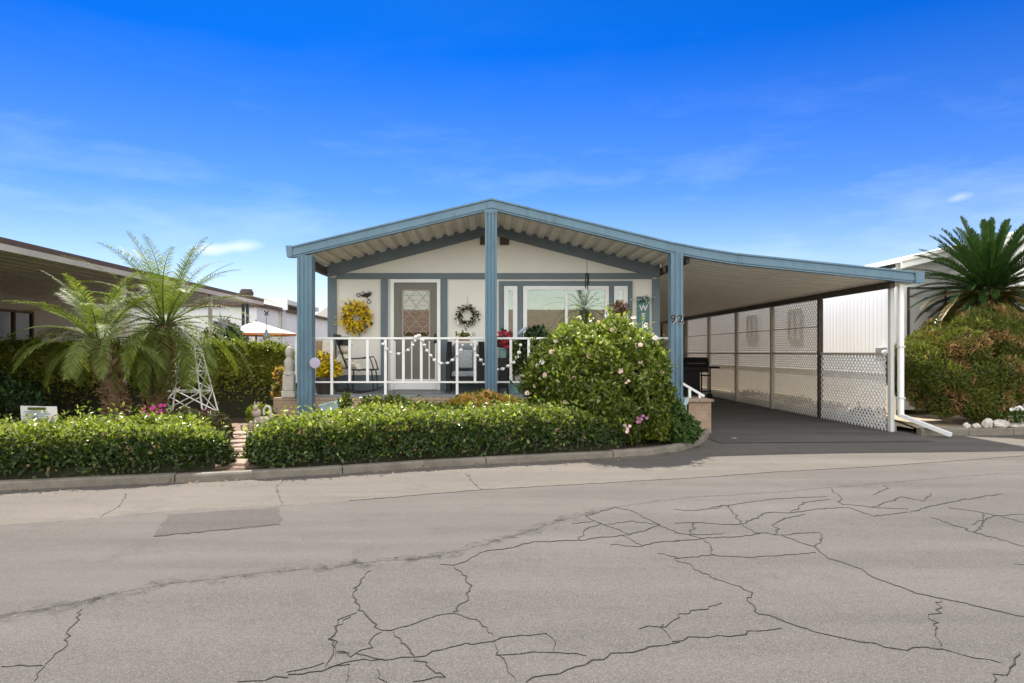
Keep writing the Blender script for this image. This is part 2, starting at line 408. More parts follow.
def blob(lobes, n, skin=.12, low=-.9, lumpy=.1):
    """points and normals over the outside of a cluster of ellipsoid lobes (cx,cy,cz,rx,ry,rz)"""
    lob = np.array(lobes); w = lob[:, 3] * lob[:, 4] + lob[:, 3] * lob[:, 5]; w /= w.sum()
    P_, N_ = [], []
    tot = 0
    while tot < n:
        k = rng.choice(len(lob), n, p=w); d = unit(rng.normal(0, 1, (n, 3)))
        r = 1 - np.abs(rng.exponential(skin, n)) + .04
        p = lob[k, :3] + d * lob[k, 3:] * r[:, None]
        p += d * (lump(p[:, 0], p[:, 1], p[:, 2], 1.1) * lumpy)[:, None]
        ok = (d[:, 2] > low) & (r > .4)
        for q in lob:
            ins = (((p - q[:3]) / (q[3:] * .86)) ** 2).sum(1) < 1
            same = np.isclose(lob[k, :3], q[:3]).all(1)
            ok &= ~(ins & ~same)
        P_.append(p[ok]); N_.append(unit(d[ok] / lob[k[ok], 3:])); tot += ok.sum()
    return np.concatenate(P_)[:n], np.concatenate(N_)[:n]
def blob_core(lobes, parent, k=.74, name='stem_mass', mat=None):  # solid dark lobes inside the leaves, added to block light
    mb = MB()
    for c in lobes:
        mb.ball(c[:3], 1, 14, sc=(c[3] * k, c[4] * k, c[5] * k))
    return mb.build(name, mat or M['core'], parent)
def flower(c, r, nrm, petals=5, mi=(0, 0), mb=None, cup=.35):
    mb = mb or MB(); nrm = Vector(nrm).normalized(); u = nrm.orthogonal().normalized(); w = nrm.cross(u); c = Vector(c)
    a0 = random.random() * 6
    for k in range(petals):
        a = a0 + 2 * PI * k / petals; d = u * math.cos(a) + w * math.sin(a); t = nrm.cross(d)
        hw = r * .9 * math.sin(PI / petals) * 1.15
        mb.add([c, c + d * r * .6 + t * hw + nrm * r * cup * .6, c + d * r + nrm * r * cup * (.6 + random.random() * .5), c + d * r * .6 - t * hw + nrm * r * cup * .6], [(0, 1, 2), (0, 2, 3)], mi[0])
    return mb

def frond(V, Fq, Ft, base, az, el, length, droop, nl, Ll, Lw, tw=0., vee=.5, start=.12, sag=.25, prof=None, forward=.55, rach=.012):
    """one feather frond appended to the numpy lists"""
    ts = np.linspace(0, 1, 14); pts = [np.array(base, float)]; dirs = []
    for i in range(13):
        e = el - droop * ts[i] ** 1.3
        d = np.array([math.cos(e) * math.cos(az + tw * ts[i]), math.cos(e) * math.sin(az + tw * ts[i]), math.sin(e)]); dirs.append(d)
        pts.append(pts[-1] + d * length / 13)
    dirs.append(dirs[-1]); pts = np.array(pts); dirs = np.array(dirs)
    side0 = np.array([-math.sin(az), math.cos(az), 0.])
    # rachis: flat strip of three-sided section
    o = sum(len(v) for v in V); rv = []
    for i in range(14):
        r = rach * (1 - .8 * ts[i]); up = np.cross(dirs[i], side0)
        rv += [pts[i] + side0 * r, pts[i] - side0 * r, pts[i] - up * r * 1.2]
    V.append(np.array(rv))
    for i in range(13):
        for k in range(3):
            a = o + i * 3 + k; b = o + i * 3 + (k + 1) % 3
            Fq.append((a, b, b + 3, a + 3))
    for sgn in (-1, 1):
        t = np.linspace(start, .995, nl) + rng.normal(0, .004, nl); t = t.clip(0, 1)
        p = np.stack([np.interp(t, ts, pts[:, k]) for k in range(3)], 1)
        d = unit(np.stack([np.interp(t, ts, dirs[:, k]) for k in range(3)], 1))
        upv = unit(np.cross(d, side0)) ; upv = np.where(upv[:, 2:3] < 0, -upv, upv)
        pl = np.sin(PI * (.12 + .80 * t)) if prof is None else prof(t)
        ll = (Ll * pl * (1 + rng.normal(0, .08, nl)))[:, None]
        dirn = unit(side0 * sgn * math.cos(vee) + upv * math.sin(vee) + d * (forward + .5 * t[:, None]) + rng.normal(0, .06, (nl, 3)))
        wv = unit(np.cross(dirn, upv)) * Lw / 2
        m = p + dirn * ll * .5; m[:, 2] -= (ll[:, 0] * sag * .25)
        e = p + dirn * ll; e[:, 2] -= (ll[:, 0] * sag)
        o = sum(len(v) for v in V)
        V.append(np.stack([p - wv * .6, p + wv * .6, m + wv, m - wv, e], 1).reshape(-1, 3))
        for k in range(nl):
            b = o + k * 5
            Fq.append((b, b + 1, b + 2, b + 3)); Ft.append((b + 3, b + 2, b + 4))
def fronds_obj(name, V, Fq, Ft, mats, parent, mi=None):
    return raw_mesh(name, np.concatenate(V), [np.array(Fq), np.array(Ft)], mats, parent, mi)

def text_mesh(s, size, loc, name, mat, parent, depth=.004, rx=PI / 2, align='CENTER', rotz=0):
    cu = bpy.data.curves.new('glyph', 'FONT'); cu.body = s; cu.size = size; cu.extrude = depth; cu.align_x = align; cu.offset = size * .034
    to = bpy.data.objects.new('glyph', cu); COL.objects.link(to)
    dg = bpy.context.evaluated_depsgraph_get(); me = bpy.data.meshes.new_from_object(to.evaluated_get(dg))
    bpy.data.objects.remove(to)
    R = Matrix.Rotation(rotz, 4, 'Z') @ Matrix.Rotation(rx, 4, 'X')
    me.transform(Matrix.Translation(Vector(loc) - (wloc(parent) if parent else Vector())) @ R)
    me.materials.clear(); me.materials.append(mat); me.name = name
    return link(name, me, parent, Vector())

# ================================================================== CAMERA, SUN, SKY
cam = bpy.data.cameras.new('camera'); co = bpy.data.objects.new('camera', cam); COL.objects.link(co)
co.location = (0, 0, H); co.rotation_euler = (PI / 2, 0, 0)
cam.lens = 24; cam.sensor_width = 36; cam.shift_x = (512 - CX) / 1024; cam.shift_y = (CY - 341.5) / 1024
cam.clip_start = .05; cam.clip_end = 3000
SC.camera = co
SUN = Vector((-.62, 2.1, 2.95)).normalized()
sl = bpy.data.lights.new('sun', 'SUN'); so = bpy.data.objects.new('sun', sl); COL.objects.link(so)
sl.energy = 5.0; sl.angle = math.radians(.53); sl.color = (1, .94, .855)
so.location = (0, 0, 30); so.rotation_euler = SUN.to_track_quat('Z', 'Y').to_euler()
w = bpy.data.worlds.new('World'); SC.world = w; w.use_nodes = True
nt = w.node_tree; nt.nodes.clear()
wo = nt.nodes.new('ShaderNodeOutputWorld'); bg = nt.nodes.new('ShaderNodeBackground')
sky = nt.nodes.new('ShaderNodeTexSky'); sky.sky_type = 'NISHITA'; sky.sun_disc = False
sky.sun_elevation = math.asin(SUN.z); sky.sun_rotation = math.atan2(SUN.x, SUN.y) % (2 * PI)
sky.air_density = 1.0; sky.dust_density = .3; sky.ozone_density = 3.0
tc = nt.nodes.new('ShaderNodeTexCoord'); sep = nt.nodes.new('ShaderNodeSeparateXYZ'); nt.links.new(tc.outputs['Generated'], sep.inputs[0])
grad = ramp(nt, sep.outputs[2], [(0.0, (.60, .60, .62)), (.08, (.54, .54, .62)), (.22, (.17, .32, .62)), (.40, (.006, .19, .56)), (.52, (.01, .19, .5)), (.75, (.75, .70, .65)), (1.0, (.9, .85, .8))])  # top stops whitened overhead, out of frame, for extra fill
# unseen sky behind the camera: added warm fill for the shaded facade
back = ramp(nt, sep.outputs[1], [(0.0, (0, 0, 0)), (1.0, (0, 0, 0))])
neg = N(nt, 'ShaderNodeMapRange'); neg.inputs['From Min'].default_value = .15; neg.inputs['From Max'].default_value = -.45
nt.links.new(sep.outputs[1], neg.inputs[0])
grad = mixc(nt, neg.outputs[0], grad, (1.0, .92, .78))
back_fill = mixc(nt, neg.outputs[0], (0, 0, 0), (7.6, 6.9, 5.9))
c = mixc(nt, 1, mixc(nt, 1, sky.outputs[0], grad, 'MULTIPLY'), back_fill, 'ADD')
# thin cirrus, stretched along the horizon
mp = nt.nodes.new('ShaderNodeMapping'); mp.inputs['Scale'].default_value = (1.6, 1.6, 7.0); mp.inputs['Location'].default_value = (3.1, .4, 1.2)
nt.links.new(tc.outputs['Generated'], mp.inputs[0])
cl = noise(nt, 2.2, 8, .62, vec=mp.outputs[0])
band = ramp(nt, sep.outputs[2], [(.03, (.35,) * 3), (.12, (1,) * 3), (.24, (.55,) * 3), (.36, (.06,) * 3), (.5, (0,) * 3)])
cm = mixc(nt, 1, ramp(nt, cl, [(.49, (0, 0, 0)), (.85, (.45, .45, .45))]), band, 'MULTIPLY')
c = mixc(nt, cm, c, (3.6, 4.4, 5.4))
# two small puffs low on the left and one wisp on the right
def puff(c, px, py, rx, ry, amt):
    d = Vector(((px - CX) / F, 1, (CY - py) / F)).normalized()
    mpp = nt.nodes.new('ShaderNodeMapping'); mpp.vector_type = 'TEXTURE'
    mpp.inputs['Location'].default_value = d; mpp.inputs['Scale'].default_value = (rx / F, .2, ry / F)
    ds = N(nt, 'ShaderNodeTexNoise', Scale=9.0, Detail=5.0); nt.links.new(tc.outputs['Generated'], ds.inputs['Vector'])
    dv = nt.nodes.new('ShaderNodeVectorMath'); dv.operation = 'MULTIPLY_ADD'
    nt.links.new(ds.outputs['Color'], dv.inputs[0]); dv.inputs[1].default_value = (.030, 0, .018)
    dq = nt.nodes.new('ShaderNodeVectorMath'); dq.operation = 'ADD'; dq.inputs[1].default_value = (-.015, 0, -.009)
    nt.links.new(tc.outputs['Generated'], dv.inputs[2]); nt.links.new(dv.outputs[0], dq.inputs[0]); nt.links.new(dq.outputs[0], mpp.inputs[0])
    ln = nt.nodes.new('ShaderNodeVectorMath'); ln.operation = 'LENGTH'; nt.links.new(mpp.outputs[0], ln.inputs[0])
    f = ramp(nt, ln.outputs['Value'], [(.15, (amt,) * 3), (1.0, (0,) * 3)])
    return mixc(nt, f, c, (4.3, 4.7, 5.2))
c = puff(c, 238, 246, 26, 6, .6); c = puff(c, 208, 247, 20, 7, .7); c = puff(c, 962, 198, 8, 4, .32)
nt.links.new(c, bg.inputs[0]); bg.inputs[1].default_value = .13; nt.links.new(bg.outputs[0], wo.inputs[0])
SC.view_settings.view_transform = 'Standard'; SC.view_settings.look = 'None'; SC.view_settings.gamma = 1
SC.view_settings.use_curve_mapping = False; SC.view_settings.exposure = 1.0
SC.cycles.max_bounces = 8; SC.cycles.transparent_max_bounces = 24; SC.cycles.diffuse_bounces = 5
SC.cycles.sample_clamp_indirect = 8

# ================================================================== GROUND, ROAD, KERBS
def sheet(mb, pts, z, mi=0):
    mb.add([(x, y, z) for x, y in pts], [tuple(range(len(pts)))], mi)
mb = MB(); sheet(mb, [(-900, -300), (900, -300), (900, 1500), (-900, 1500)], -.03)
tag(mb.build('ground', M['dirt'], origin=(0, 0, 0)), kind='structure')

def densify(pts, step, jit):
    out = []
    for a, b in zip(pts[:-1], pts[1:]):
        n = max(1, int(math.dist(a, b) / step))
        for i in range(n):
            t = i / n
            out.append((a[0] + (b[0] - a[0]) * t + random.gauss(0, jit), a[1] + (b[1] - a[1]) * t + random.gauss(0, jit)))
    out.append(pts[-1]); return out

lineA = [G(*p) for p in [(0, 525.7), (67, 521), (199, 509), (281, 505.8), (350, 501), (483, 490), (680, 479), (780, 472), (877, 466.7), (1024, 456)]]
lineB = [G(*p) for p in [(0, 618), (75, 603), (171, 584), (270, 573), (350, 566), (440, 556), (522, 534), (600, 509), (674, 499), (760, 493), (830, 488), (920, 480), (994, 474), (1024, 473)]]
ext = lambda L, d: [(L[0][0] - d, L[0][1] - d * .33)] + L + [(L[-1][0] + d, L[-1][1] + d * .10)]
lineA, lineB = ext(lineA, 30), ext(lineB, 30)
KE = [G(*p) for p in [(0, 491), (145, 484), (215, 481.5), (310, 476), (440, 467), (600, 458.5), (650, 455.5), (680, 451.5), (698, 446), (708, 439.5), (710, 434)]]
KE = [(KE[0][0] - 16, KE[0][1] - 3.4)] + KE
mb = MB()
sheet(mb, [(-60, -40), (60, -40), (60, 12.6), (-60, 12.6)], 0)
A_, B_ = densify(lineA, .15, .012), densify(lineB, .15, .02)
def strip_between(mb, lo, hi, z, mi):                     # quads between two polylines, by x
    xs = np.linspace(max(lo[0][0], hi[0][0]), min(lo[-1][0], hi[-1][0]), 420)
    yl = np.interp(xs, [p[0] for p in lo], [p[1] for p in lo]); yh = np.interp(xs, [p[0] for p in hi], [p[1] for p in hi])
    vs = [(x, y, z) for x, y in zip(xs, yl)] + [(x, y, z) for x, y in zip(xs, yh)]
    mb.add(vs, [(i, i + 1, 420 + i + 1, 420 + i) for i in range(419)], mi)
strip_between(mb, B_, A_, .0015, 1)
strip_between(mb, A_, [(p[0], p[1] + 7) for p in A_], .0016, 2)
pt = densify([G(*p) for p in [(153, 536.8), (169, 515), (225, 511), (279, 507.6), (281, 525), (215, 531), (153, 536.8)]], .06, .012)
sheet(mb, pt[:-1], .0035, 3)
Z8 = .0038
def ribbon(pts, w, mi, z=Z8, wob=.35, taper=True, step=.04, jit=.011):
    q = densify(pts, step, jit); n = len(q); vs = []; ph = random.random() * 9
    for i, p in enumerate(q):
        a = q[max(0, i - 1)]; b = q[min(n - 1, i + 1)]; dx, dy = b[0] - a[0], b[1] - a[1]; L = math.hypot(dx, dy) or 1
        k = w * .40 * (.65 + wob * math.sin(i * .9 + ph) + random.random() * .6)
        if taper: k *= min(1, .25 + min(i, n - 1 - i) * .22)
        vs += [(p[0] - dy / L * k / 2, p[1] + dx / L * k / 2, z), (p[0] + dy / L * k / 2, p[1] - dx / L * k / 2, z)]
    fs = [(2 * i + 1, 2 * i + 3, 2 * i + 2, 2 * i) for i in range(n - 1)]
    if mi == 4:                                             # dark crack strips, sides closed down to the asphalt
        m = len(vs); vs = vs + [(x, y, -.002) for x, y, _ in vs]
        fs += [(2 * i, 2 * i + 2, m + 2 * i + 2, m + 2 * i) for i in range(n - 1)] + [(2 * i + 3, 2 * i + 1, m + 2 * i + 1, m + 2 * i + 3) for i in range(n - 1)]
    mb.add(vs, fs, mi)
k_ = 350 / 984
R1 = lambda *ps: [G(x * k_, 440 + y * k_) for x, y in ps]
R2 = lambda *ps: [G(330 + x * k_, 440 + y * k_) for x, y in ps]
R3 = lambda *ps: [G(674 + x * k_, 440 + y * k_) for x, y in ps]
cr = [
 (R2((110,368),(75,410),(68,445),(85,480),(125,520),(140,537),(175,537)), .017), (R2((175,537),(215,580),(245,620),(290,650),(325,668)), .014),
 (R2((135,540),(110,580),(75,605),(20,595)), .012), (R2((0,612),(20,597),(0,560),(30,505),(75,487)), .010), (R2((175,535),(240,515),(300,495),(350,488)), .010),
 (R2((350,488),(390,450),(395,410),(370,375),(345,355),(310,350)), .017), (R2((345,355),(390,338),(420,318)), .015), (R2((350,488),(410,505),(445,530),(460,560)), .010),
 (R2((75,605),(150,617),(240,612),(310,588),(400,575),(460,562),(530,548),(610,545)), .009), (R2((420,318),(500,305),(570,288),(700,282),(760,275),(830,268),(900,250),(930,238)), .022),
 (R2((550,683),(600,660),(660,645),(720,630),(800,605),(880,590),(984,570)), .014), (R2((475,605),(560,600),(640,597),(720,608)), .008), (R2((460,562),(475,605),(490,640),(520,680)), .009),
 (R2((870,530),(935,522),(984,500)), .009), (R2((935,522),(960,560)), .008), (R2((760,235),(800,250),(840,265)), .018), (R2((790,295),(880,300),(920,288),(984,285)), .018), (R2((920,315),(984,335)), .013),
 (R2((770,240),(850,228),(930,240)), .015), (R2((850,200),(880,215),(930,240),(984,265)), .014), (R2((610,545),(635,570),(630,597)), .006), (R2((0,640),(60,625),(150,617)), .009),
 (R2((135,640),(140,660),(160,683)), .007), (R2((50,635),(45,683)), .006), (R2((230,680),(325,668)), .008), (R2((380,92),(400,120),(430,140)), .02), (R2((680,235),(740,230)), .02),
 (R3((0,285),(80,278),(170,272),(265,262)), .02), (R3((0,235),(60,232),(140,238),(190,238),(240,215),(270,203),(330,205),(400,195),(490,190)), .022), (R3((280,240),(310,220),(370,210)), .024),
 (R3((275,235),(290,260),(280,268)), .016), (R3((300,270),(390,300),(440,335),(510,358),(560,385),(620,408),(680,432),(750,445),(820,460),(900,482),(984,497)), .018), (R3((390,300),(412,280),(410,260)), .012),
 (R3((0,335),(40,350),(80,375),(140,400),(190,415),(220,430),(210,455),(225,475),(270,498),(330,520),(400,538),(470,558),(560,572),(630,590),(700,583),(760,588),(840,610),(920,628)), .013),
 (R3((0,570),(40,560),(100,553),(180,550),(240,538),(305,530)), .012), (R3((0,503),(40,488),(90,475),(135,458)), .010), (R3((660,203),(740,182),(850,163),(925,152)), .026),
 (R3((720,218),(780,238),(850,262),(930,285),(984,300)), .018), (R3((770,190),(870,205),(984,232)), .015), (R3((700,172),(725,150)), .016), (R3((440,137),(470,165),(470,180),(560,190),(660,195)), .014),
 (R3((0,335),(110,325),(200,330),(300,325),(400,318)), .009), (R3((150,185),(250,170),(340,163),(430,160)), .013), (R3((590,130),(605,135),(560,155)), .013), (R3((750,450),(745,485),(720,495),(740,545),(750,580)), .006),
 (R1((355,150),(340,185),(300,205),(280,218)), .014), (R1((220,480),(215,510),(190,545),(175,590),(130,630),(95,680)), .010), (R1((0,640),(120,635)), .006), (R1((984,500),(940,535),(930,570),(945,590),(915,640)), .013),
 (R1((670,683),(740,678),(800,665),(880,655),(984,632)), .011), (R1((945,595),(984,600)), .009), (R1((820,650),(870,640),(910,628)), .008),
 (R1((800,110),(775,135),(795,185)), .012), (R3((984,600),(940,640),(900,683)), .012), (R3((960,350),(984,352)), .016),
 (R3((0,262),(60,268),(140,262)), .016), (R3((190,238),(230,262),(265,262)), .016), (R3((330,205),(370,175),(440,168)), .018), (R3((490,190),(560,215),(660,203)), .018), (R3((100,190),(150,185),(190,238)), .016),
 (R3((60,232),(40,270),(80,278)), .014), (R3((265,262),(300,270),(360,262),(410,260)), .014), (R3((560,190),(640,160),(700,172)), .016), (R3((0,195),(60,200),(150,185)), .018), (R3((110,325),(105,300),(80,278)), .010),
 (R3((850,262),(870,230),(870,205)), .012), (R2((700,282),(720,255),(760,235)), .016), (R2((830,268),(880,300)), .014), (R2((770,240),(720,215),(800,190),(850,200)), .016), (R3((840,238),(900,215),(984,210)), .012)]
for p, wd in cr: ribbon(p, wd, 4)
ribbon(lineB[1:8], .09, 5, .0030, jit=.02, taper=False); ribbon(lineB[1:9], .34, 5, .0026, jit=.03, taper=False); ribbon(lineB[7:-1], .06, 5, .0030, jit=.03, taper=False)
ribbon(lineA[1:-1], .05, 5, .0030, jit=.02, taper=False); ribbon(lineA[5:-1], .016, 4, .0050, jit=.008)
ribbon([G(*p) for p in [(153, 537), (169, 515), (279, 507.6), (281, 525)]], .022, 5, .0046)
ribbon([G(*p) for p in [(281, 525), (215, 531), (153, 537)]], .03, 4, .0050)
tag(mb.build('road', [M['road'], M['lane'], M['apron'], M['patch'], M['crack'], M['stain']], origin=(0, 0, 0)), kind='structure')

mb = MB(); sheet(mb, [(3.62, 10.6), (7.05, 10.75), (7.2, 11.7), (7.2, 30), (3.3, 30), (3.3, 12.3), (3.62, 12.2)], .010)
tag(mb.build('driveway', M['drive'], origin=(5, 12, 0)), kind='structure')

def kerb(name, pts, wd=.13, h=.085, seg=1.8):
    L = [0]
    for a, b in zip(pts[:-1], pts[1:]): L.append(L[-1] + math.dist(a, b))
    mb = MB(); tot = L[-1]; s = 0
    at = lambda t: (float(np.interp(t, L, [p[0] for p in pts])), float(np.interp(t, L, [p[1] for p in pts])))
    while s < tot - .05:
        e = min(s + seg, tot); rings = []
        jz = random.gauss(0, .004)
        for t in np.linspace(s + .006, e - .006, max(3, int((e - s) / .15))):
            a, b = at(max(0, t - .05)), at(min(tot, t + .05)); d = Vector((b[0] - a[0], b[1] - a[1], 0)).normalized(); n = Vector((-d.y, d.x, 0))
            p = Vector((*at(t), 0)); hh = h + jz + random.gauss(0, .0015)
            rings.append([p + Vector((0, 0, -.04)), p + n * .012 + Vector((0, 0, hh - .018)), p + n * .03 + Vector((0, 0, hh)), p + n * wd + Vector((0, 0, hh)), p + n * wd + Vector((0, 0, -.04))])
        mb.loft(rings); s = e
    return tag(mb.build(name, M['kerb'], origin=(pts[0][0], pts[0][1], 0)), kind='structure')
kerb('kerb', KE)
RK = [(7.35, 11.55), (8.4, 11.6), (9.3, 11.72), (12, 12.0), (24, 13.2)]
kerb('kerb', RK, h=.115, seg=.21 * 4)
# planting beds behind the kerbs
mb = MB(); bed = [(p[0], p[1] + .09) for p in KE] + [(3.5, 12.2), (3.3, 13.2), (-3.1, 13.3), (-3.1, 60), (-40, 60), (-40, 4)]
sheet(mb, bed, .06); tag(mb.build('planting_bed', M['soil'], origin=(0, 10, 0)), kind='structure')
mb = MB(); sheet(mb, [(p[0], p[1] + .09) for p in RK] + [(24, 60), (7.42, 60), (7.42, 11.6)], .085)
tag(mb.build('planting_bed', M['sand'], origin=(9, 14, 0)), kind='structure')
# footpath between the two clipped hedges
xs0, xs1 = G(229, 478, .06)[0], G(252, 476, .06)[0]
mb = MB(); sheet(mb, [(-3.15, 7.9), (-2.62, 8.0), (-2.9, 9.3), (-3.3, 10.3), (-3.6, 11.3), (-4.0, 13.0), (-5.6, 13.0), (-4.6, 11), (-3.9, 9.6), (-3.5, 8.8)], .066)
tag(mb.build('path', M['pathdirt'], origin=(-3, 10, .06)), kind='structure')
slab = None
stones = [(-2.80, 8.30, .34, .36, 0), (-2.92, 8.84, .38, .32, .1), (-3.05, 9.32, .44, .30, -.1), (-3.20, 9.78, .46, .30, .05), (-3.42, 10.22, .50, .30, -.05), (-3.62, 10.72, .50, .34, .12), (-3.85, 11.3, .55, .36, 0)]
desc = ['on the path nearest the kerb', 'second on the path from the kerb', 'third on the path from the kerb', 'fourth on the path from the kerb', 'fifth on the path from the kerb', 'sixth on the path, beside the cast stone ornament', 'last on the path, in front of the tall hedge']
for i, (x, y, a, b, r) in enumerate(stones):
    x = -.361 * y
    mb = MB(); n = 11; ring = lambda k, z: [(x + a / 2 * k * math.copysign(abs(math.cos(t)) ** .6, math.cos(t)) * (1 + .05 * math.sin(3 * t + i)), y + b / 2 * k * math.copysign(abs(math.sin(t)) ** .6, math.sin(t)), z) for t in [2 * PI * j / n + r for j in range(n)]]
    mb.loft([ring(1, .05), ring(1, .085), ring(.94, .095)])
    tag(mb.build('stepping_stone', M['paver']), 'flat tan stepping stone, ' + desc[i], 'stepping stone', 'stepping stones of the garden path')

# ================================================================== THE MOBILE HOME
WY = 13.4
SL = .245; AX = .08
def fz(x):                                                  # top of the fascia
    return float(np.interp(x, [-3.36, AX, 3.2, 3.7, 4.3, 7.5], [3.25, 4.075, 3.32, 3.225, 3.13, 2.80]))
roofz = lambda x, top: top - SL * abs(x - AX)
hm = thing('mobile_home', (AX, WY, 0), 'white single storey mobile home with grey trim and low gable behind the covered porch', 'house')
mb = MB()
XL, XR = -3.12, 3.38
mb.prism([(XL, WY, .02), (XR, WY, .02), (XR, WY, roofz(XR, 3.83)), (AX, WY, 3.83), (XL, WY, roofz(XL, 3.83))], (0, 17, 0))
mb.build('wall', M['wall'], hm)
mb = MB()
for x in (-2.05, -.95, .35, 1.5, 2.45): mb = MB(); mb.box(x - .004, x + .004, WY - .004, WY, P(0, 273, WY).z, roofz(x, 3.70)); mb.build('panel_seam', M['soffit'], hm)
mb = MB()
for sgn, xe in ((-1, XL - .35), (1, XR + .15)):
    mb.prism([(AX, WY + .12, 4.0), (xe, WY + .12, roofz(xe, 4.0)), (xe, WY + .12, roofz(xe, 3.92)), (AX, WY + .12, 3.92)], (0, 17.2, 0))
mb.build('roof', M['greyroof'], hm)
for sgn in (-1, 1):                                        # dark sloping trim under the corrugated ceiling
    xe = XL if sgn < 0 else XR
    mb = MB(); mb.prism([(AX, WY - .055, 3.935), (xe, WY - .055, fz(xe) - .14), (xe, WY - .055, roofz(xe, 3.87) - .20), (AX, WY - .055, 3.72)], (0, .05, 0))
    mb.build('rake_trim', M['slate'], hm)
    x0, x1 = (XL, XL + .17) if sgn < 0 else (XR - .14, XR)
    mb = MB(); mb.box(x0, x1, WY - .05, WY - .004, .66, roofz(xe, 3.87) - .21); mb.build('corner_trim', M['slate'], hm)
zb1, zb0 = P(0, 273.2, WY).z, P(0, 279, WY).z
mb = MB(); mb.box(XL + .18, XR - .15, WY - .04, WY - .006, zb0, zb1); mb.build('band_trim', M['slate'], hm)
mb = MB(); mb.box(XL + .18, P(384, 0, WY).x, WY - .04, WY - .006, .67, P(0, 375, WY).z); mb.box(P(447.5, 0, WY).x, XR - .15, WY - .04, WY - .006, .67, P(0, 384, WY).z)
mb.build('base_trim', M['slate'], hm)
for px in (384.5, 444):                                    # vertical trims each side of the door
    mb = MB(); mb.box(P(px - 3.4, 0, WY).x, P(px + 3.4, 0, WY).x, WY - .038, WY - .006, .67, zb0 - .004); mb.build('jamb_trim', M['slate'], hm)
for px in (484.5, 504.6):
    x = P(px, 0, WY).x; mb = MB(); mb.box(x - .09, x + .09, WY - .03, WY - .004, P(0, 245, WY).z, P(0, 235.5, WY).z)
    vt = mb.build('vent', M['brown'], hm)
    mb = MB()
    for k in range(5): z = P(0, 244, WY).z + k * .034; mb.box(x - .075, x + .075, WY - .04, WY - .031, z, z + .016)
    mb.build('louvre', M['darkwood'], vt)
# door
dx0, dx1 = P(391, 0, WY).x, P(440.5, 0, WY).x; dz1 = P(0, 279.5, WY).z; dz0 = .68
mb = MB(); mb.box(dx0 + .06, dx1 - .06, WY - .045, WY - .008, dz0 + .2, dz1 - .06); dr = mb.build('door', M['door'], hm)
mb = MB(); f = .065
mb.box(dx0, dx0 + f, WY - .075, WY - .006, dz0, dz1); mb.box(dx1 - f, dx1, WY - .075, WY - .006, dz0, dz1); mb.box(dx0 + f, dx1 - f, WY - .075, WY - .006, dz1 - f, dz1)
mb.build('door_frame', M['white'], dr)
mb = MB(); mb.box(dx0 + .07, dx1 - .07, WY - .07, WY - .048, dz0 + .01, dz0 + .21); mb.build('kick_panel', M['white'], dr)
gx0, gx1, gz0, gz1 = P(403, 0, WY).x, P(430, 0, WY).x, P(0, 337, WY).z, P(0, 290.5, WY).z
mb = MB(); mb.box(gx0, gx1, WY - .052, WY - .047, gz0, gz1); mb.build('backing_curtain', M['brown'], dr)
mb = MB(); mb.box(gx0, gx1, WY - .060, WY - .056, gz0, gz1); mb.build('pane', M['doorpane'], dr)
mb = MB(); t = .010; yy = WY - .066
for a, b in (((gx0, gz0), (gx1, gz0)), ((gx0, gz1), (gx1, gz1)), ((gx0, gz0), (gx0, gz1)), ((gx1, gz0), (gx1, gz1))): mb.bar((a[0], yy, a[1]), (b[0], yy, b[1]), .028, .012, up=(0, 1, 0))
gm = (gx0 + gx1) / 2; hh = (gz1 - gz0)
for i in range(3):
    za, zb = gz1 - hh * i / 3, gz1 - hh * (i + 1) / 3
    for a, b in (((gx0, za), (gm, zb)), ((gm, zb), (gx1, za)), ((gx0, zb), (gm, za)), ((gm, za), (gx1, zb))): mb.bar((a[0], yy - .002 * i, a[1]), (b[0], yy - .002 * i, b[1]), .010, .006, up=(0, 1, 0))
for i in range(1, 9): mb.bar((gx0, yy + .004, gz0 + hh * i / 9), (gx1, yy + .004, gz0 + hh * i / 9), .006, .004, up=(0, 1, 0))
mb.build('leading', M['lead'], dr)
mb = MB()
for px in (395.2, 412, 429.5, 436): mb.box(P(px, 0, WY).x - .014, P(px, 0, WY).x + .014, WY - .06, WY - .047, dz0 + .21, P(0, 341, WY).z)
mb.build('door_grille', M['white'], dr)
mb = MB(); mb.box(dx1 - .115, dx1 - .075, WY - .085, WY - .05, 1.66, 1.78, bev=.006); mb.ball((dx1 - .10, WY - .10, 1.62), .03); mb.build('handle', M['black'], dr)
# window group
def window(x0, x1, z0, z1, fr, name='window', blinds=True, dark=None):
    mb = MB(); mb.box(x0, x0 + fr, WY - .07, WY - .006, z0, z1); mb.box(x1 - fr, x1, WY - .07, WY - .006, z0, z1)
    mb.box(x0 + fr, x1 - fr, WY - .07, WY - .006, z1 - fr, z1); mb.box(x0 + fr, x1 - fr, WY - .07, WY - .006, z0, z0 + fr)
    wn = mb.build(name, M['white'], hm)
    mb = MB(); mb.box(x0 + fr, x1 - fr, WY - .012, WY - .004, z0 + fr, z1 - fr); mb.build('room_backing', dark or M['darkglass'], wn)
    if blinds:
        mb = MB(); z = z0 + fr + .02
        while z < z1 - fr - .01:
            mb.add([(x0 + fr + .01, WY - .016, z), (x1 - fr - .01, WY - .016, z), (x1 - fr - .01, WY - .030, z + .038), (x0 + fr + .01, WY - .030, z + .038)], [(0, 1, 2, 3)]); z += .043
        mb.build('blind', M['blind'], wn)
    mb = MB(); mb.box(x0 + fr, x1 - fr, WY - .050, WY - .046, z0 + fr, z1 - fr); mb.build('pane', M['pane'], wn)
    return wn
wz0, wz1 = P(0, 352, WY).z, P(0, 286.3, WY).z
big = window(P(523, 0, WY).x, P(608.3, 0, WY).x, wz0, wz1, .075)
